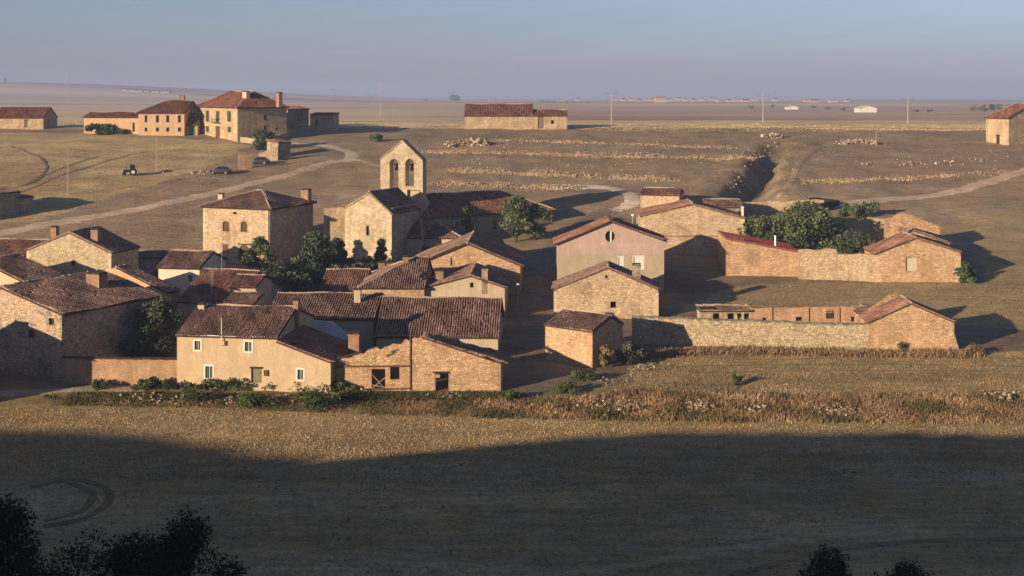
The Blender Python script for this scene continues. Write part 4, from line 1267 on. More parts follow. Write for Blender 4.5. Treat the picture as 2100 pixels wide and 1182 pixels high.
masonry_wall('ruined_gable', 'jagged ruined gable rising behind the orange barn roof', [flat_hit(1768, 672, gz)[:2], flat_hit(1800, 672, gz)[:2], flat_hit(1838, 672, gz)[:2], flat_hit(1895, 671, gz)[:2]], 4, .6, 'stone_orange', facing='stone_tint_orange', heights=[1.9, 3.0, 4.3, 1.8], top_rough=.2)
# row of roofless sheds behind the long wall
h = House('roofless_sheds', 'row of roofless orange brick sheds with empty window openings', 'ruin', 1540, 1780, Y=160.5, yaw=0, wall='brick_orange')
h.hole('front', 1694, 635, 1712, 654); h.hole('front', 1745, 650, 1757, 660); h.hole('front', 1632, 650, 1646, 659); h.hole('front', 1564, 652, 1573, 657)
z = lambda px, py: h.uw(px, py)
tops = [z(1540, 632), z(1580, 631), z(1620, 632), z(1655, 629), z(1700, 629), z(1745, 630), z(1780, 633)]
t2 = []
for a, b in zip(tops[:-1], tops[1:]): t2 += rough_edge(a, b, .5, .06, h.rnd)
t2.append(tops[-1])
h.walls([(0, -1.6)] + t2 + [(h.W, -1.6)], [(0, -1.6), (4, -1.6), (4, 2.2), (0, tops[-1][1])], [(0, -1.6), (4, -1.6), (4, 2.2), (0, tops[0][1])], [(0, -1.6), (h.W, -1.6), (h.W, 1.6), (0, 1.6)], 4.0)
g = Geo(); u0, w0, u1, w1 = [*z(1694, 654), *z(1712, 635)]
for k in range(1, 4):
    x = u0 + (u1 - u0) * k / 4; g.box((x - .04, .10, w0), (x + .04, .16, w1))
for k in range(1, 4):
    y = w0 + (w1 - w0) * k / 4; g.box((u0, .165, y - .04), (u1, .22, y + .04))
g.build('window_grille', MATS['wood_brown'], h.root)
for k in (1580, 1655, 1718): 
    u = z(k, 640)[0]; g = Geo(); g.box((u - .2, -.16, -1.2), (u + .2, -.002, z(k, 631)[1])); g.build('pier', MATS['brick_orange'], h.root)
h = House('broken_shed', 'small broken shed with stone posts and a dark sagging roof', 'shed', 1437, 1540, Y=160.5, yaw=0, wall='stone_pale')
for a, b in ((1462, 1476), (1492, 1506), (1512, 1522), (1526, 1537)): h.hole('front', a, 643, b, 664)
h.gable_side(636, 627, 3.2, rp=1.0, oh=.3, cs=.3, miss=.15, wob=.1, skip=lambda p: p.x < 2.4 or (p.x > 4.2 and p.y > 2.4))
h = House('tiny_lean_to', 'tiny dark tiled lean-to beside the ruined gable', 'shed', 1759, 1784, Y=159.3, yaw=0, wall='brick_orange')
h.gable_side(640, 630, 2.2, rp=1.0, oh=.1)

# ---- upper right group
h = House('big_stone_house', 'big golden stone house with low gable and a ledge across its front', 'house', 1315, 1527, base=521, yaw=2, wall='stone_gold', tile='tile_red')
h.gable_front((1315, 442), (1420, 418), (1527, 447), 8.5, facing='stone_tint', fsize=(0.38, 0.18), oh=.2, ov=.1)
h.quoins('stone_tint')
zl = h.uw(1400, 483)[1]; g = Geo(); g.box((0.02, -.30, zl - .12), (h.uw(1492, 480)[0], -.045, zl + .05)); g.build('ledge', MATS['stone_pale'], h.wall_o)
h.chimney(1521, 424, 1525, 446, 1.0, 'paint_white', pot=False, dd=.35, sink=.5)
h = House('small_hut', 'small stone hut with reddish roof beside the pale track bend', 'hut', 1313, 1393, base=427, yaw=14, wall='stone_gold', tile='tile_red')
h.gable_side(399, 386, 6.0, oh=.2, facing='stone_tint')
h = House('back_house', 'low dark roofed house with rubble along its ridge behind the big stone house', 'house', 1448, 1522, Y=214, yaw=3, wall='stone_grey')
h.gable_side(424, 409, 7.0, oh=.2, wob=.1, miss=.06)
masonry_wall('garden_wall', 'low sunlit garden wall behind the large bushes', [flat_hit(1520, 437, gz)[:2], flat_hit(1575, 436, gz)[:2], flat_hit(1690, 434, gz)[:2]], 1.9, .5, 'stone_gold', facing='stone_tint')
h = House('dark_shed', 'small dark boarded shed behind the large bushes', 'shed', 1684, 1721, base=437, yaw=-52, wall='wood_dark')
h.gable_side(414, 408, 4.0, rp=1.0, oh=.1, tiled=False)
h = House('red_roof_house', 'low orange house with a sloping maroon metal roof and white flue', 'house', 1489, 1641, base=566, yaw=2, wall='stone_orange')
h.hole('front', 1507, 487, 1512, 492); h.hole('front', 1520, 489, 1525, 494)
h.gable_front((1489, 488), (1489, 488), (1641, 516), 9.0, facing='stone_tint_orange', oh=.1, ov=.25, tiled=False, slab_mat='metal_maroon', ridge=False)
g = Geo()
za, zb = h.prof[1], h.prof[3]
for k in range(24):
    v = -.2 + (9.0 + .4) * k / 23
    g.prism([(0, v, za + .0), (h.W, v, zb + .0), (h.W, v, zb + .07), (0, v, za + .07)], (0, .05, 0))
tag(g.build('roof_rib', MATS['metal_maroon'], h.roof_o), kind='stuff')
u, w = h.uw(1590, 508, 1.0); g = Geo(); g.tube((u, 1, w - .3), (u, 1, w + 1.7), .13, .13, 8); g.tube((u, 1, w + 1.7), (u, 1, w + 1.78), .2, .2, 8); g.build('flue', MATS['lamp_white'], h.root)
W = [flat_hit(1638, 573, gz)[:2], flat_hit(1715, 575, gz)[:2], flat_hit(1718, 575, gz)[:2], flat_hit(1800, 579, gz)[:2]]
masonry_wall('stepped_wall', 'tall golden stone wall stepping down between the maroon roof and the barn with a pale hatch', W, 4, .6, 'stone_gold', facing='stone_tint', heights=[4.3, 4.5, 3.9, 3.9], fsize=(0.34, 0.18))
h = House('hatch_barn', 'golden stone barn with one pale hatch door in its gable', 'barn', 1797, 1970, base=579, yaw=1, wall='stone_orange', tile='tile_red')
h.door(1858, 529, 1880, 556, mat='door_pale', boards=5, handle=False)
h.gable_front((1797, 519), (1878, 487), (1970, 516), 6.5, facing='stone_tint_orange', fsize=(0.38, 0.18), oh=.25, ov=.12)
h.quoins('stone_tint_orange')
masonry_wall('broken_gable', 'tall broken gable wall standing behind the barn with the pale hatch', [flat_hit(1815, 520, gz)[:2], flat_hit(1852, 520, gz)[:2], flat_hit(1928, 519, gz)[:2]], 5, .6, 'stone_orange', facing='stone_tint_orange', heights=[4.9, 6.4, 4.1], top_rough=.12)
h = House('rear_shed', 'narrow tiled shed squeezed between the broken gable and the hatch barn', 'shed', 1862, 1948, base=546, yaw=1, wall='stone_gold')
h.gable_front((1862, 476), (1868, 470), (1948, 497), 6.0, oh=.3)
masonry_wall('orchard_wall', 'sunlit orchard wall behind the shaded bushes', [flat_hit(1690, 500, gz)[:2], flat_hit(1828, 500, gz)[:2]], 4.2, .5, 'stone_gold', facing='stone_tint')

# ---- left cluster
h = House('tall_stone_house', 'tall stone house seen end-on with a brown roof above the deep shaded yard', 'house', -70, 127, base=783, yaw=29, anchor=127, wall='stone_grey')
h.window(57, 676, 70, 694, style='stone', depth=.2); h.window(100, 652, 111, 668, style='stone', depth=.2)
h.window(108, 655, 118, 672, style='white') if False else None
h.gable_front((-70, 616), (2, 588), (127, 643), 14.5, facing='stone_tint_orange', oh=.35, ov=.15, cs=.3)
tall = h
h.chimney(177, 562, 203, 612, 9.5, 'brick_chimney', dd=1.3, sink=1.2)
h = House('neighbour_house', 'two storey rendered house past the stone end house whose shade falls across it', 'house', -420, -175, Y=124, yaw=24, anchor=-175, wall='render_sand')
h.gable_front((-420, 716), (-300, 652), (-175, 706), 5.0, oh=.3)
h.chimney(-190, 660, -170, 700, .6, 'brick_chimney', dd=.8); h.chimney(-240, 640, -218, 690, 3.5, 'brick_chimney', dd=.8)
h = House('parapet_house', 'house with a lit sloping parapet edge behind the long brown roof', 'house', 180, 336, Y=160.0, yaw=24, anchor=336, wall='render_adobe')
h.gable_front((180, 575), (234, 549), (336, 600), 3.2, oh=.3, ov=-.35)
h = House('end_house', 'cream gabled house at the picture edge with a broad tiled slope', 'house', -130, 62, Y=158.0, yaw=26, anchor=62, wall='render_cream')
h.gable_front((-130, 565), (-40, 533), (62, 583), 6.0, oh=.4, ov=.2)
h = House('pale_stone_house', 'pale stone gable house with two chimneys at the village edge', 'house', 55, 228, base=614, yaw=14, wall='stone_pale')
h.window(147, 535, 154, 546, style='stone')
h.gable_front((55, 512), (142, 476), (228, 517), 7.0, facing='stone_tint_pale', fsize=(0.30, 0.18), oh=.3, ov=.08)
h.quoins()
h.chimney(104, 467, 115, 492, .2, 'brick_chimney', dd=.7, sink=.7); h.chimney(186, 472, 200, 504, .9, 'brick_chimney', dd=.9, sink=.7)
h = House('pale_ridge_house', 'low red roofed house with pale mortared ridge and verges next to the pale stone house', 'house', -70, 76, Y=181, yaw=6, wall='render_sand', tile='tile_red')
h.gable_side(523, 492, 10.0, oh=.3)
h = House('white_house', 'small whitewashed house with brown roof and one small window', 'house', 325, 409, Y=172, yaw=10, wall='render_white', tile='tile_brown')
h.window(386, 564, 395, 578)
h.gable_side(547, 515, 9.0, oh=.4, ov=.2)
h = House('long_shed', 'long low shed with dark roof running behind the pale stone house', 'shed', 225, 335, Y=184, yaw=-8, wall='stone_grey')
h.gable_side(527, 516, 6.0, oh=.3)
masonry_wall('orange_garden_wall', 'orange garden wall with tile coping and a dark end pillar beside the cream house', [flat_hit(126, 788, gz)[:2], flat_hit(250, 790, gz)[:2], flat_hit(372, 791, gz)[:2]], 2.75, .4, 'brick_orange', cap='tile_bed', top_rough=.02)
W = flat_hit(376, 791, gz)
masonry_wall('gate_pillar', 'brown brick gate pillar at the end of the orange garden wall', [(W[0] - .28, W[1]), (W[0] + .28, W[1] - .05)], 2.95, .55, 'brick_chimney', cap='tile_bed', top_rough=.01, cat='pillar')

# ---- the estate on the rise
h = House('manor_house', 'large two storey manor with red hipped roof on the rise', 'house', 405, 487, base=292, yaw=55, anchor=487, wall='stone_gold', tile='tile_far')
for x0, y0, x1, y1 in ((422, 227, 429, 250), (466, 228, 474, 250), (422, 259, 429, 271), (467, 260, 474, 272)): h.window(x0, y0, x1, y1, style='green')
h.window(443, 228, 450, 251, style='green'); h.door(442, 261, 451, 284, mat='wood_brown')
for x0, y0, x1, y1 in ((541, 236, 547, 246), (541, 258, 547, 267), (565, 262, 570, 267)): h.window(x0, y0, x1, y1, side='right', style='stone')
dv = h.side_vw(588, 265)[0]
h.hip(217, 188, dv, dv * .42, dv * .42, oh=.6, cs=.42, rs=.8)
a, b = h.uw(440, 251), h.uw(453, 244); g = Geo(); g.box((a[0], -.9, a[1] - .12), (b[0], -.002, a[1]))
for k in range(9): x = a[0] + (b[0] - a[0]) * k / 8; g.box((x - .02, -.88, a[1]), (x + .02, -.84, b[1]))
g.box((a[0], -.9, b[1]), (b[0], -.82, b[1] + .05)); g.build('balcony', MATS['iron_dark'], h.root)
h.chimney(497, 189, 505, 206, h.D * .25, 'render_cream', dd=.9); h.chimney(566, 191, 572, 208, h.D * .7, 'brick_chimney', dd=.9)
manor = h
h = House('estate_house', 'second estate house with a row of upper windows beside the green gate', 'house', 284, 378, base=279, yaw=3, anchor=378, wall='far_render', tile='tile_far')
for k, (a, b) in enumerate(((297, 302), (320, 326), (341, 347), (365, 371))):
    h.window(a, 237, b, 251, style='stone'); h.window(a, 262, b, 270, style='stone')
h.hip(230, 207, 13, 5.0, .0, oh=.5, cs=.42, rs=.8)
h.chimney(368, 198, 377, 213, 6.5, 'brick_chimney', dd=1.0)
h = House('gate_lodge', 'narrow brown roofed lodge with a tall green gate between the two estate houses', 'house', 379, 405, base=278, yaw=3, anchor=379, wall='far_render', tile='tile_far')
h.door(387, 259, 401, 280, mat='paint_green', boards=6, handle=False)
h.gable_side(258, 232, 3, rp=.98, oh=.1, cs=.42, rs=.8)
h = House('estate_wing', 'long low pink estate wing with a terrace parapet behind the hedge', 'outbuilding', 172, 284, base=276, yaw=8, anchor=284, wall='far_render', tile='tile_far')
h.window(276 - 4, 252, 276, 270, style='stone')
h.gable_side(240, 231, 8, oh=.3, cs=.42, rs=.8)
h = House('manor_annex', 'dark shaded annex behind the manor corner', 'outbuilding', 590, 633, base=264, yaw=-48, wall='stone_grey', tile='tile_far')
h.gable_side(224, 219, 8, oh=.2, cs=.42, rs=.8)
h = House('pale_ruin', 'small pale stone outhouse past the manor annex', 'outbuilding', 636, 685, base=268, yaw=4, wall='stone_gold', tile='tile_far')
h.hole('front', 647, 246, 652, 258)
h.gable_side(235, 232, 6, rp=1.0, oh=.1, cs=.42, rs=.8)
masonry_wall('manor_terrace_wall', 'low terrace wall in front of the manor', [G(492, 292)[:2], G(540, 296)[:2], G(597, 281)[:2]], 1.3, .5, 'stone_gold')
masonry_wall('manor_yard_wall', 'plastered yard wall below the manor side', [G(553, 283)[:2], G(596, 282)[:2]], 2.2, .5, 'far_render', top_rough=.03)
masonry_wall('ruined_hut_wall', 'broken golden wall beside the dark car on the slope', [G(530, 331)[:2], G(570, 330)[:2]], 2.9, .5, 'stone_gold', heights=[1.5, 3.1], facing='stone_tint')
masonry_wall('ruined_end_wall', 'stub of orange ruined wall on the slope below the manor', [G(489, 347)[:2], G(517, 345)[:2]], 3, .5, 'stone_orange', heights=[2.9, 3.0], top_rough=.25, facing='stone_tint_orange')
h = House('slope_hut', 'small shaded hut beside the track below the manor', 'hut', 571, 596, base=325, yaw=-48, wall='stone_grey', tile='tile_far')
h.gable_side(292, 287, 4, rp=1.0, oh=.1, cs=.42, rs=.8)
h = House('lone_barn', 'low stone barn with brown roof beside the tall pole at the field edge', 'barn', -12, 89, base=264, yaw=2, wall='stone_gold', tile='tile_far')
h.door(50, 247, 57, 262, mat='wood_grey', boards=3, handle=False)
h.gable_side(241, 220, 9, oh=.3, cs=.42, rs=.8)
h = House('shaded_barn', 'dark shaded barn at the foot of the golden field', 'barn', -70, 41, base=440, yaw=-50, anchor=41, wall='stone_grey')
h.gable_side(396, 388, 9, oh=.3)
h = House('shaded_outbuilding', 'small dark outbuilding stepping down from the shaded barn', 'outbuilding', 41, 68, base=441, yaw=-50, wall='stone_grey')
h.gable_side(404, 400, 5, oh=.2, rp=1.0)
h = House('long_barn', 'long stone sheep barn with stepped brown roof alone on the ridge', 'barn', 953, 1092, base=265, yaw=0, wall='stone_gold', tile='tile_far')
lb = h
h.gable_side(237, 214, 12, oh=.3, cs=.42, rs=.8)
h = House('barn_extension', 'lower stone end of the sheep barn with a grey door and round hole', 'barn', 1092, 1163, yaw=0, root=(lb.X0 + lb.W + .01, lb.Y0), anchor=1092, wall='stone_gold', tile='tile_far')
h.door(1103, 240, 1115, 264, mat='wood_grey', boards=4, handle=False); h.hole('front', 1130, 247, 1136, 254)
h.gable_side(237, 226, 9, oh=.25, cs=.42, rs=.8)
h = House('tower_house', 'tall narrow stone house with red hipped roof alone on the ridge', 'house', 2022, 2069, base=299, yaw=64, anchor=2069, wall='stone_gold', tile='tile_far')
h.door(2043, 278, 2050, 296, mat='wood_dark', boards=3)
h.hip(241, 214, 13, 3.0, .0, oh=.35, cs=.42, rs=.8)
# ================================================================== trees, bushes
bush_at('conifer_tree', 'dark spreading conifer in front of the square house side', 'tree', 645, 590, 7.6, 6.8, 'leaf_dark', n=9000, size=.24, clumps=26, trunk=.06, shape='cone', seed=1)
bush_at('conifer_tree', 'darker conifer against the gap beside the church', 'tree', 692, 570, 5.6, 4.2, 'leaf_dark', n=5000, size=.24, clumps=20, trunk=.06, shape='cone', seed=2)
bush_at('elder_tree', 'bare topped dark green tree by the square house doorway', 'tree', 530, 560, 5.2, 4.6, 'leaf_olive', n=2600, size=.2, clumps=14, trunk=.1, seed=3)
bush_at('elder_tree', 'low dark green thicket below the square house', 'tree', 580, 610, 4.5, 7.0, 'leaf_dark', n=3600, size=.22, clumps=18, trunk=.02, seed=4)
bush_at('poplar_tree', 'tall olive green tree in front of the rectory', 'tree', 1058, 496, 7.2, 5.4, 'leaf_olive', n=5200, size=.22, clumps=28, trunk=.12, seed=5)
bush_at('poplar_tree', 'smaller shaded tree tucked behind the tall olive green one', 'tree', 1100, 492, 5.6, 4.6, 'leaf_olive', n=2600, size=.22, clumps=14, trunk=.1, seed=6)
bush_at('elder_tree', 'tall thin dark tree in the gap between the square house and the church', 'tree', 672, 548, 4.8, 3.0, 'leaf_dark', n=3200, size=.2, clumps=16, trunk=.08, shape='column', seed=71)
bush_at('elder_tree', 'olive thicket at the feet of the dark conifers', 'tree', 610, 600, 4.8, 4.6, 'leaf_olive', n=3000, size=.2, clumps=16, trunk=.04, seed=72)
bush_at('elder_tree', 'rounded dull green tree below the church window', 'tree', 728, 596, 2.8, 3.4, 'leaf_olive', n=2200, size=.18, clumps=13, trunk=.05, seed=73)
bush_at('elder_tree', 'dark bushes filling the yard behind the dark roofed shed', 'tree', 700, 598, 3.4, 5.0, 'leaf_dark', n=2600, size=.2, clumps=15, trunk=.03, seed=74)
bush_at('young_tree', 'bright green sapling beside the church outbuilding', 'tree', 962, 494, 5.4, 2.8, 'leaf_green', n=1800, size=.18, clumps=12, trunk=.08, shape='column', seed=7)
bush_at('fir_tree', 'small pointed fir before the church corner', 'tree', 782, 562, 5.0, 3.0, 'leaf_dark', n=2600, size=.2, clumps=16, trunk=.06, shape='cone', seed=8)
bush_at('leafy_shrub', 'round green shrub against the church side wall', 'shrub', 813, 522, 3.6, 2.8, 'leaf_green', n=1400, size=.18, clumps=10, seed=9)
bush_at('leafy_shrub', 'dark green shrub under the church porch eave', 'shrub', 856, 520, 2.8, 3.0, 'leaf_olive', n=1400, size=.18, clumps=10, seed=10)
bush_at('leafy_shrub', 'low green hedge running below the church outbuilding', 'hedge', 930, 521, 1.9, 10.0, 'leaf_dark', n=3000, size=.18, clumps=22, shape='hedge', depth=1.8, seed=11)
bush_at('leafy_shrub', 'bright green climber on the slope below the church', 'shrub', 757, 572, 3.2, 3.8, 'leaf_green', n=1600, size=.18, clumps=11, seed=12)
bush_at('orchard_tree', 'large grey green bush tree behind the maroon roof', 'tree', 1655, 522, 7.6, 10.6, 'leaf_olive', n=10000, size=.24, clumps=32, trunk=.04, seed=13)
bush_at('orchard_tree', 'smaller dense bush tree by the corner of the big stone house', 'tree', 1560, 522, 6.2, 5.6, 'leaf_olive', n=4200, size=.22, clumps=20, trunk=.04, seed=14)
bush_at('orchard_tree', 'shaded bluish thicket before the orchard wall', 'tree', 1762, 540, 4.4, 7.0, 'leaf_dark', n=3800, size=.22, clumps=20, trunk=.02, seed=15)
bush_at('leafy_shrub', 'scrubby green bush beside the dark boarded shed', 'shrub', 1752, 446, 2.4, 6.5, 'leaf_olive', n=2000, size=.22, clumps=14, shape='hedge', depth=2.5, seed=16)
bush_at('leafy_shrub', 'dense round bush at the foot of the barn with the pale hatch', 'shrub', 1980, 581, 2.9, 3.4, 'leaf_green', n=2200, size=.17, clumps=14, seed=17)
bush_at('ivy_bush', 'tall dark hedge climbing beside the cream house', 'hedge', 325, 742, 7.0, 5.4, 'leaf_dark', n=8000, size=.19, clumps=30, trunk=.02, seed=18)
bush_at('ivy_bush', 'lower dark end of the hedge in the shaded yard', 'hedge', 285, 745, 4.2, 3.6, 'leaf_dark', n=2800, size=.19, clumps=14, trunk=.02, seed=19)
bush_at('clipped_hedge', 'clipped dark green hedge before the orange garden wall', 'hedge', 316, 800, 1.35, 4.2, 'leaf_dark', n=2600, size=.11, clumps=20, shape='hedge', depth=1.3, seed=20)
bush_at('far_hedge', 'dark green hedge along the pink estate wing', 'hedge', 212, 277, 2.6, 9.5, 'leaf_green', n=2600, size=.26, clumps=22, shape='hedge', depth=2.0, seed=21)
bush_at('elder_tree', 'dark round tree in front of the manor side wall', 'tree', 540, 306, 3.9, 6.2, 'leaf_olive', n=2600, size=.26, clumps=16, trunk=.05, seed=22)
bush_at('hillside_bush', 'single small bush on the brown hillside above the bell gable', 'shrub', 770, 291, 1.6, 3.2, 'leaf_olive', n=900, size=.2, clumps=8, seed=23)
bush_at('roadside_tree', 'dry bushy shrub at the end of the corner shed', 'shrub', 1243, 755, 2.6, 2.2, 'leaf_dry', n=1300, size=.13, clumps=10, trunk=.1, seed=24)
bush_at('roadside_tree', 'dark shrub in the shade of the corner shed', 'shrub', 1288, 750, 2.6, 3.0, 'leaf_dark', n=1600, size=.15, clumps=11, seed=25)
for k, (px, py, hh, ww, lab) in enumerate(((1195, 782, 1.6, 3.2, 'bright green nettle clump at the lane corner'), (1165, 806, 1.1, 2.4, 'low green clump beside the lane mouth'),
        (645, 838, 1.9, 5.6, 'wide green bramble in the bank below the low wing'), (515, 833, 1.1, 4.2, 'flat green bramble below the olive door'),
        (540, 798, 1.1, 2.2, 'small rose bush by the olive door'), (440, 799, 1.1, 2.4, 'small garden bush under the lower white window'), (508, 799, 1.15, 2.0, 'garden bush before the olive door step'),
        (612, 800, 1.1, 2.6, 'garden bush under the window of the low wing'), (400, 822, .9, 3.6, 'grey green weeds below the gate pillar'), (565, 799, 1.0, 1.6, 'narrow garden shrub at the house corner'),
        (1045, 820, 1.0, 2.0, 'green weeds at the ruined barn corner'), (470, 800, 1.2, 2.6, 'dark garden bush between the lower window and the olive door'), (640, 801, 1.1, 2.2, 'dark garden bush past the window of the low wing'), (672, 803, 1.0, 2.2, 'grey green bush where the low wing meets the ruined barn'), (705, 804, 1.1, 2.6, 'purple brown bush before the ruined barn timber'), (390, 803, 1.0, 1.6, 'small weed clump at the gate pillar foot'), (205, 797, 1.1, 2.0, 'scrubby green weed against the orange garden wall'), (1512, 790, 1.2, 1.4, 'lone green thistle clump on the field bank'), (2000, 728, 1.2, 3.0, 'dry weeds by the gabled barn corner'), (1850, 724, 1.3, 1.8, 'tall dry weeds against the gabled barn wall'))):
    bush_at('bramble_bush' if ww > 3 else 'garden_bush', lab, 'bush', px, py, hh * .95, ww, 'leaf_dry' if 'dry' in lab else ('leaf_green' if 'green' in lab else 'leaf_olive'), n=int(420 * ww), size=.10, clumps=9, seed=40 + k, depth=min(ww, 1.8))
# dark oaks on the slope under the camera: crowns only just reach into the picture
def oak_at(px, py, Y, width, height, label, seed, n):
    X = (px - CX) / F * Y; zt = -(py - HZ) / F * Y; z0 = float(gz(X, Y))
    plant('holm_oak', label, 'tree', X, Y, zt - z0, width, 'leaf_oak', n=int(n * 2.2), size=.09, clumps=46, trunk=.12, seed=seed)
oak_at(5, 1024, 66, 6.0, 0, 'dark holm oak with the highest crown at the picture corner', 61, 9000)
oak_at(190, 1094, 64, 6.6, 0, 'low dark holm oak between two taller ones', 62, 8000)
oak_at(385, 1060, 66, 6.0, 0, 'dark holm oak with two rounded crowns on the slope', 63, 9000)
oak_at(470, 1135, 62, 4.4, 0, 'small dark oak scrub at the foot of the rounded oak', 64, 4000)
oak_at(280, 1100, 61, 5.4, 0, 'dark oak scrub filling the gap in the oak row', 67, 6000)
oak_at(1700, 1120, 64, 4.4, 0, 'dark round oak top near the field ruts', 65, 5000)
oak_at(1860, 1150, 62, 4.6, 0, 'faint low oak scrub past the dark round oak', 66, 5000)

# ================================================================== poles and street lamps
def pole(px, y0, y1, label, arm=True, r=.13, Y=None, name='electric_pole', group=None):
    X, Yp, z0 = G(px, y1); zt = -(y0 - HZ) / F * Yp
    root = empty(name, (X, Yp, z0)); tag(root, label, 'pole', group)
    H = zt - z0; g = Geo(); g.tube((0, 0, -.8), (0, 0, H), r, r * .6, 8); g.build('shaft', MATS['concrete'], root)
    if arm:
        for zz, w in ((H - .5, 1.7), (H - 1.9, 1.1)):
            g = Geo(); g.box((-w, -.06, zz - .06), (w, .06, zz + .06)); a = g.build('crossarm', MATS['metal_grey'], root)
            for sx in (-w + .08, 0.0 if zz > H - 1 else -w * .4, w - .08):
                g = Geo(); g.tube((sx, 0, zz + .06), (sx, 0, zz + .32), .05, .035, 6); g.build('insulator', MATS['glass_dark'], a)
    return root
pole(140, 135, 232, 'tall concrete power pole behind the lone barn', r=.20)
pole(780, 163, 239, 'concrete power pole on the ridge between the manor and the sheep barn', r=.18)
pole(1254, 188, 256, 'power pole on the ridge just past the sheep barn', r=.18)
pole(1565, 194, 252, 'power pole on the pale ridge strip above the gully', r=.18)
pole(1862, 200, 254, 'power pole on the pale ridge strip nearest the tower house', r=.18)
pole(140, 298, 400, 'slim wooden pole in the golden field above the pale stone house', arm=False, r=.12)
pole(321, 283, 352, 'slim pole in the field below the estate house', arm=False, r=.12)
pole(1797, 268, 300, 'short post on the brown hillside before the ridge strip', arm=False, r=.10)
pole(480, 415, 462, 'thin pole beside the dirt road behind the square house', arm=False, r=.07)
def lamp(px, y0, Yd, label):
    X = (px - CX) / F * Yd; z0 = float(gz(X, Yd)); H = -(y0 - HZ) / F * Yd - z0
    root = empty('street_lamp', (X, Yd, z0)); tag(root, label, 'street lamp', 'street lamps along the lane')
    g = Geo(); g.tube((0, 0, -.4), (0, 0, H - .1), .07, .05, 8); g.build('post', MATS['metal_grey'], root)
    g = Geo(); g.tube((0, 0, H - .15), (.0, -.45, H), .035, .03, 6); g.build('arm', MATS['metal_grey'], root)
    g = Geo(); g.ball((0, -.5, H), .26, 10, sz=.75); g.build('lamp_head', MATS['lamp_white'], root, smooth=True)
lamp(1062, 583, 167, 'white headed street lamp at the corner of the pale gable house')
lamp(1297, 441, 205, 'white headed street lamp behind the pink house roof')

# ================================================================== vehicles on the slope
def car(px, py, label, yaw, mat, group='dark cars on the slope'):
    X, Y, z = G(px, py); root = empty('parked_car', (X, Y, z), math.radians(yaw)); tag(root, label, 'car', group)
    def ring(g, secs, m=0):
        R = [[(x, y, zz) for y, zz in prof] for x, prof in secs]
        for a, b in zip(R[:-1], R[1:]):
            for k in range(len(a)):
                l = (k + 1) % len(a); g.poly([a[k], a[l], b[l], b[k]], m)
        g.poly(R[0][::-1], m); g.poly(R[-1], m)
    def pr(w, z0, z1, t): return [(-w, z0), (w, z0), (w + .03, (z0 + z1) / 2), (w - t, z1), (-w + t, z1), (-w - .03, (z0 + z1) / 2)]
    g = Geo(); ring(g, [(-2.1, pr(.70, .35, .80, .12)), (-1.9, pr(.82, .28, .95, .10)), (-.9, pr(.86, .25, 1.0, .08)), (.8, pr(.86, .25, .98, .08)), (1.8, pr(.82, .28, .86, .12)), (2.1, pr(.68, .36, .70, .14))])
    body = g.build('body', MATS[mat], root)
    g = Geo(); ring(g, [(-1.75, pr(.70, .96, 1.04, .04)), (-1.25, pr(.70, .97, 1.44, .16)), (.35, pr(.70, .97, 1.46, .16)), (1.05, pr(.70, .96, 1.02, .05))]); g.build('glasshouse', MATS['glass_dark'], root)
    g = Geo(); ring(g, [(-1.2, [(-.54, 1.43), (.54, 1.43), (.52, 1.50), (-.52, 1.50)]), (.3, [(-.54, 1.45), (.54, 1.45), (.52, 1.52), (-.52, 1.52)])]); g.build('roof', MATS[mat], root)
    for sx in (-1.3, 1.3):
        for sy in (-.80, .80):
            g = Geo(); g.tube((sx, sy - .1, .31), (sx, sy + .1, .31), .31, .31, 14); w_ = g.build('wheel', MATS['rubber'], root)
            g = Geo(); g.tube((sx, sy + (.101 if sy > 0 else -.101), .31), (sx, sy + (.12 if sy > 0 else -.12), .31), .19, .17, 10); g.build('rim', MATS['metal_grey'], w_)
    for sy in (-.58, .58):
        g = Geo(); g.box((2.02, sy - .14, .56), (2.10, sy + .14, .68)); g.build('headlight', MATS['lamp_white'], root)
car(452, 357, 'dark parked car alone on the slope beside the track', 176, 'car_dark')
car(532, 337, 'dark parked car in front of the broken golden wall', 174, 'car_dark')
# an old tractor
X, Y, z = G(268, 360); root = empty('tractor', (X, Y, z), math.radians(195)); root.scale = (.85, .85, .85); tag(root, 'old dark tractor with pale bonnet end parked in the field', 'tractor')
g = Geo(); g.box((.1, -.36, .75), (1.75, .36, 1.35)); g.build('bonnet', MATS['car_dark'], root)
g = Geo(); g.box((1.752, -.30, .78), (1.95, .30, 1.30)); g.build('grille', MATS['car_white'], root)
g = Geo(); g.box((-.9, -.42, .55), (.098, .42, 1.15)); g.build('gearbox', MATS['iron_dark'], root)
g = Geo()
for sx in (-.95, .1):
    for sy in (-.6, .6): g.tube((sx, sy, 1.1), (sx * .95, sy * .9, 2.4), .04, .04, 6)
g.box((-1.05, -.68, 2.4), (.2, .68, 2.5)); g.build('cab', MATS['car_dark'], root)
g = Geo(); g.box((-.9, -.56, 1.3), (.05, .56, 2.35)); g.build('cab_glass', MATS['glass_dark'], root)
for sy in (-.72, .72):
    g = Geo(); g.tube((-.6, sy - .2, .8), (-.6, sy + .2, .8), .8, .8, 18); w_ = g.build('rear_wheel', MATS['rubber'], root)
    g = Geo(); s_ = 1 if sy > 0 else -1; g.tube((-.6, sy + .201 * s_, .8), (-.6, sy + .24 * s_, .8), .42, .38, 12); g.build('rim', MATS['car_white'], w_)
    g = Geo(); g.tube((1.4, sy * .85 - .12, .42), (1.4, sy * .85 + .12, .42), .42, .42, 14); g.build('front_wheel', MATS['rubber'], root)
g = Geo(); g.tube((.9, .2, 1.35), (.9, .2, 2.2), .05, .05, 8); g.build('exhaust', MATS['iron_dark'], root)

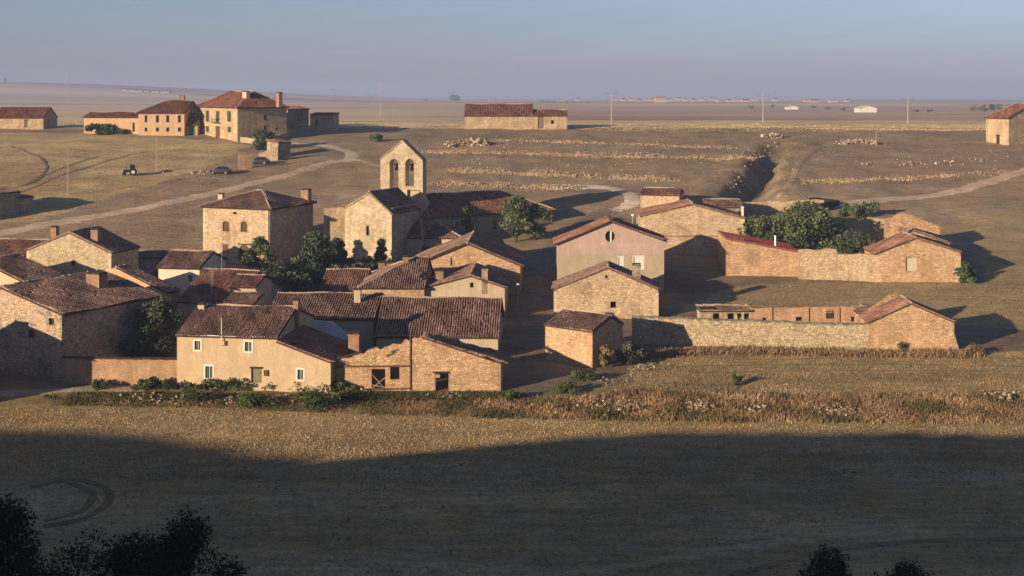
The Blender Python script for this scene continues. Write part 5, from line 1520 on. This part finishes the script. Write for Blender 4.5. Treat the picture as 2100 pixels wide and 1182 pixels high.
# ================================================================== far plain
def far_house(px, y0, y1, w_px, label, wall, roof, dist=None, cat='house', depth=9, gable=False, name='far_house', group=None):
    X, Y, z = G(px, y1) if dist is None else ((px - CX) / F * dist, dist, float(gz((px - CX) / F * dist, dist)))
    w = w_px / F * Y; H = max(1.5, (y1 - y0) / F * Y); root = empty(name, (X, Y, z)); tag(root, label, cat, group)
    e = H * .62; g = Geo(); g.box((-w/2, 0, -1), (w/2, depth, e))
    if gable: g.prism([(-w/2, 0, e), (w/2, 0, e), (0, 0, H)], (0, depth, 0))
    else:
        for x in (-w/2, w/2 - .3): g.prism([(x, 0, e), (x, depth, e), (x, depth/2, H)], (.3, 0, 0))
    g.build('wall', MATS[wall], root); g = Geo()
    if gable:
        for sx in (-1, 1): g.prism([(sx * (w/2 + .4), -.3, e - .2), (0, -.3, H + .05), (0, depth + .3, H + .05), (sx * (w/2 + .4), depth + .3, e - .2)], (0, 0, .25))
    else:
        g.prism([(-w/2 - .3, -.4, e - .2), (w/2 + .3, -.4, e - .2), (w/2 + .3, depth/2, H + .05), (-w/2 - .3, depth/2, H + .05)], (0, 0, .25))
        g.prism([(-w/2 - .3, depth/2, H + .05), (w/2 + .3, depth/2, H + .05), (w/2 + .3, depth + .4, e - .2), (-w/2 - .3, depth + .4, e - .2)], (0, 0, .25))
    g.build('roof', MATS[roof], root)
    if not gable:
        n = max(1, int(w / 5))
        for k in range(n):
            g = Geo(); x = -w/2 + w * (k + .5) / n; g.box((x - .6, -.06, e * .35), (x + .6, -.002, e * .75)); g.build('window', MATS['glass_dark'], root)
    return root
far_house(1781, 218, 231, 34, 'white gabled farm hangar on the plain near the ridge poles', 'hangar_white', 'hangar_white', cat='hangar', depth=14, gable=True, name='hangar')
far_house(1627, 218, 225, 20, 'small white hangar far out on the plain', 'hangar_white', 'hangar_white', cat='hangar', depth=14, gable=True, name='hangar')
VILL = [(1150, 209), (1185, 209), (1262, 210), (1278, 210), (1296, 211), (1312, 211), (1330, 211), (1343, 212), (1352, 212), (1364, 213), (1376, 211), (1392, 213), (1405, 215), (1422, 217), (1440, 216), (1462, 218), (1475, 217), (1495, 218), (1512, 219), (1530, 218), (1548, 221), (1590, 220), (1655, 221), (1672, 222), (1710, 222), (1738, 223)]
rv = random.Random(9)
for i, (px, py) in enumerate(VILL):
    far_house(px, py - rv.uniform(5, 7), py, rv.uniform(8, 17), 'small pale house in the distant village out on the plain', 'far_render' if i % 3 else 'render_pale', 'tile_bed' if i % 2 else 'brick_chimney', dist=3000 + rv.uniform(-600, 900), depth=14, group='houses of the distant village')
far_house(1356, 199, 212, 22, 'tall church block standing out of the distant village', 'stone_church', 'brick_chimney', dist=2300, cat='church', depth=20, name='far_church')
VL = [(255, 187), (268, 188), (283, 189), (300, 189), (318, 190), (338, 191)]
for i, (px, py) in enumerate(VL):
    far_house(px, py - 5, py, rv.uniform(10, 18), 'small pale house in the hamlet behind the estate roofs', 'render_pale', 'tile_bed', depth=16, group='houses of the far hamlet')
def far_tree(px, py, w_px, h_px, label, group=None, shape='round', n=700, mat='leaf_olive', dist=None):
    if dist: X, Y = (px - CX) / F * dist, dist
    else: X, Y, _ = G(px, py)
    w, hh = w_px / F * Y, h_px / F * Y
    plant('far_tree', label, 'tree', X, Y, hh, w, mat, n=n, size=max(.3, hh * .07), clumps=12, trunk=.1, shape=shape, group=group, seed=int(px), depth=w * .5)
far_tree(932, 209, 26, 14, 'square dark copse on the horizon behind the sheep barn')
far_tree(873, 209, 8, 7, 'small tree on the horizon beside the dark copse', n=300)
far_tree(10, 170, 12, 10, 'lone tree on the far rise at the skyline', n=300)
far_tree(2020, 232, 52, 17, 'hazy dark copse behind the tower house', n=1400, shape='hedge')
for k, px in enumerate(range(1112, 1205, 13)):
    far_tree(px, 211 + k * .3, 15, 6, 'small tree in the distant tree row behind the sheep barn', 'trees of the distant row', n=240, shape='hedge')
for k, (px, py) in enumerate(((1585, 222), (1697, 226), (1730, 227), (1880, 231), (1905, 231), (1540, 224), (1668, 222))):
    far_tree(px, py, 14, 7, 'small dark tree scattered on the plain beyond the ridge', 'trees scattered on the plain', n=240, shape='hedge')
for k, (px, py, w) in enumerate(((400, 186, 60), (650, 189, 90), (760, 190, 50), (1010, 192, 70), (330, 192, 40))):
    far_tree(px, py + 3, w, 5, 'low hazy tree belt along the skyline', 'hazy tree belts', n=500, shape='hedge', dist=4200)

# ================================================================== stones, weeds, grass
rubble_row('ruined_stone_wall', 'long pale line of fallen stones across the upper hillside', [(850, 308), (1000, 314), (1130, 316), (1250, 318), (1400, 322), (1550, 328)], 900, .22, .75, .7)
rubble_row('ruined_stone_wall', 'short pale line of fallen stones in the middle of the hillside', [(930, 350), (1050, 355), (1180, 361), (1355, 367)], 700, .22, .7, .8)
rubble_row('ruined_stone_wall', 'pale stone edging along the track behind the rectory', [(945, 379), (1010, 380), (1090, 384), (1190, 386)], 600, .20, .5, .6)
rubble_row('stone_heap', 'heap of fallen stones on the hillside above the church', [(920, 302), (960, 297), (995, 299)], 150, .5, 1.7, 1.5, cat='stone heap')
rubble_row('stone_heap', 'scattered pale stones on the hillside before the tower house', [(1770, 338), (1870, 340), (1960, 334), (2040, 331)], 70, .34, 2.0, .5, cat='stone heap')
rubble_row('stone_heap', 'tumbled stones at the head of the gully', [(1575, 283), (1600, 283), (1612, 284)], 130, .6, 2.0, 1.2, cat='stone heap')
rubble_row('stone_heap', 'pale rubble beside the hillside post', [(1725, 296), (1760, 293), (1800, 296)], 120, .45, 2.2, .9, cat='stone heap')
rubble_row('ruined_stone_wall', 'stone lip along the shaded edge of the gully', [(1590, 296), (1560, 318), (1545, 340), (1520, 372), (1508, 400)], 90, .3, 1.4, .6)
rubble_row('ruined_stone_wall', 'fallen stones running from the pole to the dark car', [(330, 352), (400, 355), (435, 356)], 160, .3, 1.2, .5)
rubble_row('stone_heap', 'broad heap of pale stones on the bank below the long stone wall', [(1200, 832), (1290, 838), (1300, 850), (1260, 846)], 220, .15, 2.2, .7, cat='stone heap')
rubble_row('stone_heap', 'white stone pile in the weeds below the green thistle', [(1420, 842), (1450, 840), (1475, 842)], 220, .17, 1.2, .8, cat='stone heap')
rubble_row('stone_heap', 'long low ridge of white stones among the dry weeds', [(1535, 842), (1600, 843), (1680, 846), (1760, 851)], 420, .15, 1.3, .7, cat='stone heap')
rubble_row('stone_heap', 'loose stones at the field corner by the lane bank', [(1230, 790), (1290, 768), (1340, 742)], 200, .14, 2.2, .4, cat='stone heap')
rubble_row('stone_heap', 'loose stones under the brambles below the cream house', [(280, 818), (400, 820), (520, 822), (700, 818)], 420, .18, 2.6, .4, cat='stone heap')
rubble_row('stone_heap', 'stones under the weeds at the far end of the bank', [(2030, 815), (2090, 822), (2130, 830)], 160, .24, 1.6, .6, cat='stone heap')
rubble_row('stone_heap', 'fallen stones along the foot of the ruined barn', [(880, 812), (950, 815), (1020, 812)], 260, .16, 1.2, .3, cat='stone heap')
rubble_row('hillside_stones', 'pale stones strewn over the brown hillside', [(900, 285), (1200, 300), (1500, 345), (1250, 345), (900, 330), (1000, 300), (1450, 300), (1900, 330), (2050, 310)], 450, .22, 14, .2, cat='stones', thing=False)

rg = np.random.default_rng(77)
def scatter(poly, n):
    W = np.array(P2(poly)); lo, hi = W.min(0), W.max(0)
    x = rg.uniform(lo[0], hi[0], n * 3); y = rg.uniform(lo[1], hi[1], n * 3)
    k = inside(x, y, [tuple(p) for p in W]); return x[k][:n], y[k][:n]
def patchy(x, y, s, seed): return .5 + .5 * wav(x, y, s, seed)
# weeds of the bank
x, y = scatter([(90, 812), (380, 806), (1030, 808), (1160, 822), (1300, 800), (1500, 812), (2800, 806), (2800, 876), (1500, 866), (1000, 858), (700, 848), (420, 836), (110, 832)], 21000)
d = patchy(x, y, 5, 1); k = rg.uniform(0, 1, len(x)) < .35 + .75 * d; x, y, d = x[k], y[k], d[k]
right = sstep(-8, 6, x)
tone = np.clip(.31 + .20 * right + .42 * (patchy(x, y, 7, 2) - .5) * 2 + rg.normal(0, .1, len(x)), 0, 1)
tufts('bank_weeds', 'dry brown weeds covering the bank below the village', x, y, (.22 + .36 * d) * rg.uniform(.6, 1.2, len(x)) * (.65 + .5 * right), tone, blades=7, spread=.22, wid=.036)
x, y = scatter([(690, 806), (1040, 806), (1045, 822), (690, 820)], 2600)
tufts('green_grass', 'fresh green grass strip under the ruined barn', x, y, rg.uniform(.15, .45, len(x)), np.clip(rg.normal(.16, .1, len(x)), 0, 1), blades=6, spread=.18, wid=.04, seed=12)
x, y = scatter([(150, 806), (400, 806), (400, 822), (130, 824)], 1800)
tufts('green_grass', 'dull green grass below the clipped hedge', x, y, rg.uniform(.12, .32, len(x)), np.clip(rg.normal(.22, .1, len(x)), 0, 1), blades=6, spread=.18, wid=.04, seed=13)
# low grass of the harvested field on the right and before the walls
x, y = scatter([(1250, 790), (1330, 735), (1500, 722), (2800, 724), (2800, 806), (1500, 812)], 14000)
tufts('field_grass', 'short green and straw grass on the terrace field', x, y, rg.uniform(.08, .22, len(x)), np.clip(.52 + .32 * (patchy(x, y * 3, 12, 4) - .5) * 2 + rg.normal(0, .1, len(x)), 0, 1), blades=4, spread=.25, wid=.05, seed=5)
x, y = scatter([(1310, 722), (1500, 716), (1790, 722), (2010, 722), (2010, 734), (1780, 733), (1480, 727), (1320, 738)], 2600)
tufts('wall_foot_weeds', 'dry reddish weeds along the foot of the long stone wall', x, y, rg.uniform(.3, .8, len(x)), np.clip(rg.normal(.55, .14, len(x)), 0, 1), blades=5, spread=.18, wid=.04, seed=6)
# standing stubble on the ridge strip and the rough tracks of dry grass on the hillside
x, y = scatter([(-60, 243), (500, 252), (960, 254), (2150, 258), (2150, 270), (1300, 270), (960, 264), (690, 262), (-60, 256)], 14000)
tufts('ridge_stubble', 'pale yellow stubble on the ridge strip beyond the hillside', x, y, rg.uniform(.06, .18, len(x)), np.clip(rg.normal(.93, .07, len(x)), 0, 1), blades=6, spread=.9, wid=.10, seed=14)
for k_, (ln, n_) in enumerate(((((880, 312), (1130, 317), (1550, 329)), 2200), (((930, 351), (1130, 358), (1360, 368)), 1800), (((900, 378), (1190, 386)), 900), (((1020, 288), (1250, 296), (1500, 304)), 900), (((1560, 262), (2100, 268)), 1500), (((1640, 372), (1800, 368), (2060, 352)), 900))):
    W = np.array(P2(ln)); t_ = rg.uniform(0, 1, n_) * (len(W) - 1); t_ = t_[(np.sin(t_ * 7 + k_) + .6 * np.sin(t_ * 23 + 2 * k_) + .5 * np.sin(t_ * 61)) > rg.uniform(-1.6, .9, n_)]; n_ = len(t_)
    x = np.interp(t_, np.arange(len(W)), W[:, 0]) + rg.normal(0, 1.2, n_); y = np.interp(t_, np.arange(len(W)), W[:, 1]) + rg.normal(0, 1.0, n_)
    tufts('dry_grass', 'streak of bleached dry grass along an old field line', x, y, rg.uniform(.15, .4, n_), np.clip(rg.normal(.9, .08, n_), 0, 1), blades=4, spread=.3, wid=.07, seed=20 + k_)
# stubble of the near field
x, y = scatter([(-120, 838), (420, 840), (1000, 862), (1500, 872), (2800, 880), (2800, 960), (1000, 1000), (-500, 960)], 36000)
tufts('stubble', 'golden cereal stubble of the near field', x, y, rg.uniform(.08, .2, len(x)), np.clip(.78 + .2 * (patchy(x, y * 2.5, 9, 7) - .5) + rg.normal(0, .12, len(x)), 0, 1), blades=3, spread=.3, wid=.04, seed=7)
W = np.array(P2([(-160, 950), (2260, 950), (2260, 1182), (-160, 1182)])); n_ = 42000
x = rg.uniform(-75, 85, n_); y = 84 + np.floor(rg.uniform(0, 1, n_) * 34) * .95 + rg.normal(0, .12, n_) + .8 * wav(x, x * 0, 60, 98)
k = (hill(x, y) < valley(x, y) - .3) & (patchy(x, y * 2, 8, 15) > rg.uniform(.1, .6, n_)); x, y = x[k], y[k]
tufts('stubble', 'grey gold stubble rows of the shaded near field', x, y, rg.uniform(.08, .2, len(x)), np.clip(.80 + .25 * (patchy(x, y * 2.5, 9, 7) - .5) * 2 + rg.normal(0, .2, len(x)), 0, 1), blades=4, spread=.2, wid=.035, seed=31)
# tussocks on the hillside
x, y = scatter([(880, 270), (1500, 270), (2600, 300), (2600, 430), (1560, 408), (1150, 430), (880, 386), (690, 350), (740, 300)], 11000)
tufts('hillside_grass', 'rough dry tussocks of the brown hillside', x, y, rg.uniform(.06, .20, len(x)) * (.5 + patchy(x, y, 14, 8)), np.clip(.42 + .22 * (patchy(x, y, 18, 9) - .5) * 2 + rg.normal(0, .12, len(x)), 0, 1), blades=4, spread=.45, wid=.07, seed=8)
x, y = scatter([(-60, 300), (500, 300), (700, 340), (400, 400), (420, 520), (250, 480), (-60, 500)], 9000)
tufts('meadow_grass', 'dry grass of the golden slope', x, y, rg.uniform(.05, .18, len(x)), np.clip(.56 + .25 * (patchy(x, y, 16, 10) - .5) * 2 + rg.normal(0, .12, len(x)), 0, 1), blades=4, spread=.45, wid=.07, seed=9)
x, y = scatter([(1380, 600), (1660, 574), (2800, 592), (2800, 720), (1980, 670), (1560, 628)], 8500)
tufts('terrace_grass', 'straw coloured grass between the two barns', x, y, rg.uniform(.08, .25, len(x)), np.clip(.52 + .25 * (patchy(x, y * 3, 10, 12) - .5) * 2 + rg.normal(0, .1, len(x)), 0, 1), blades=5, spread=.45, wid=.03, seed=10)
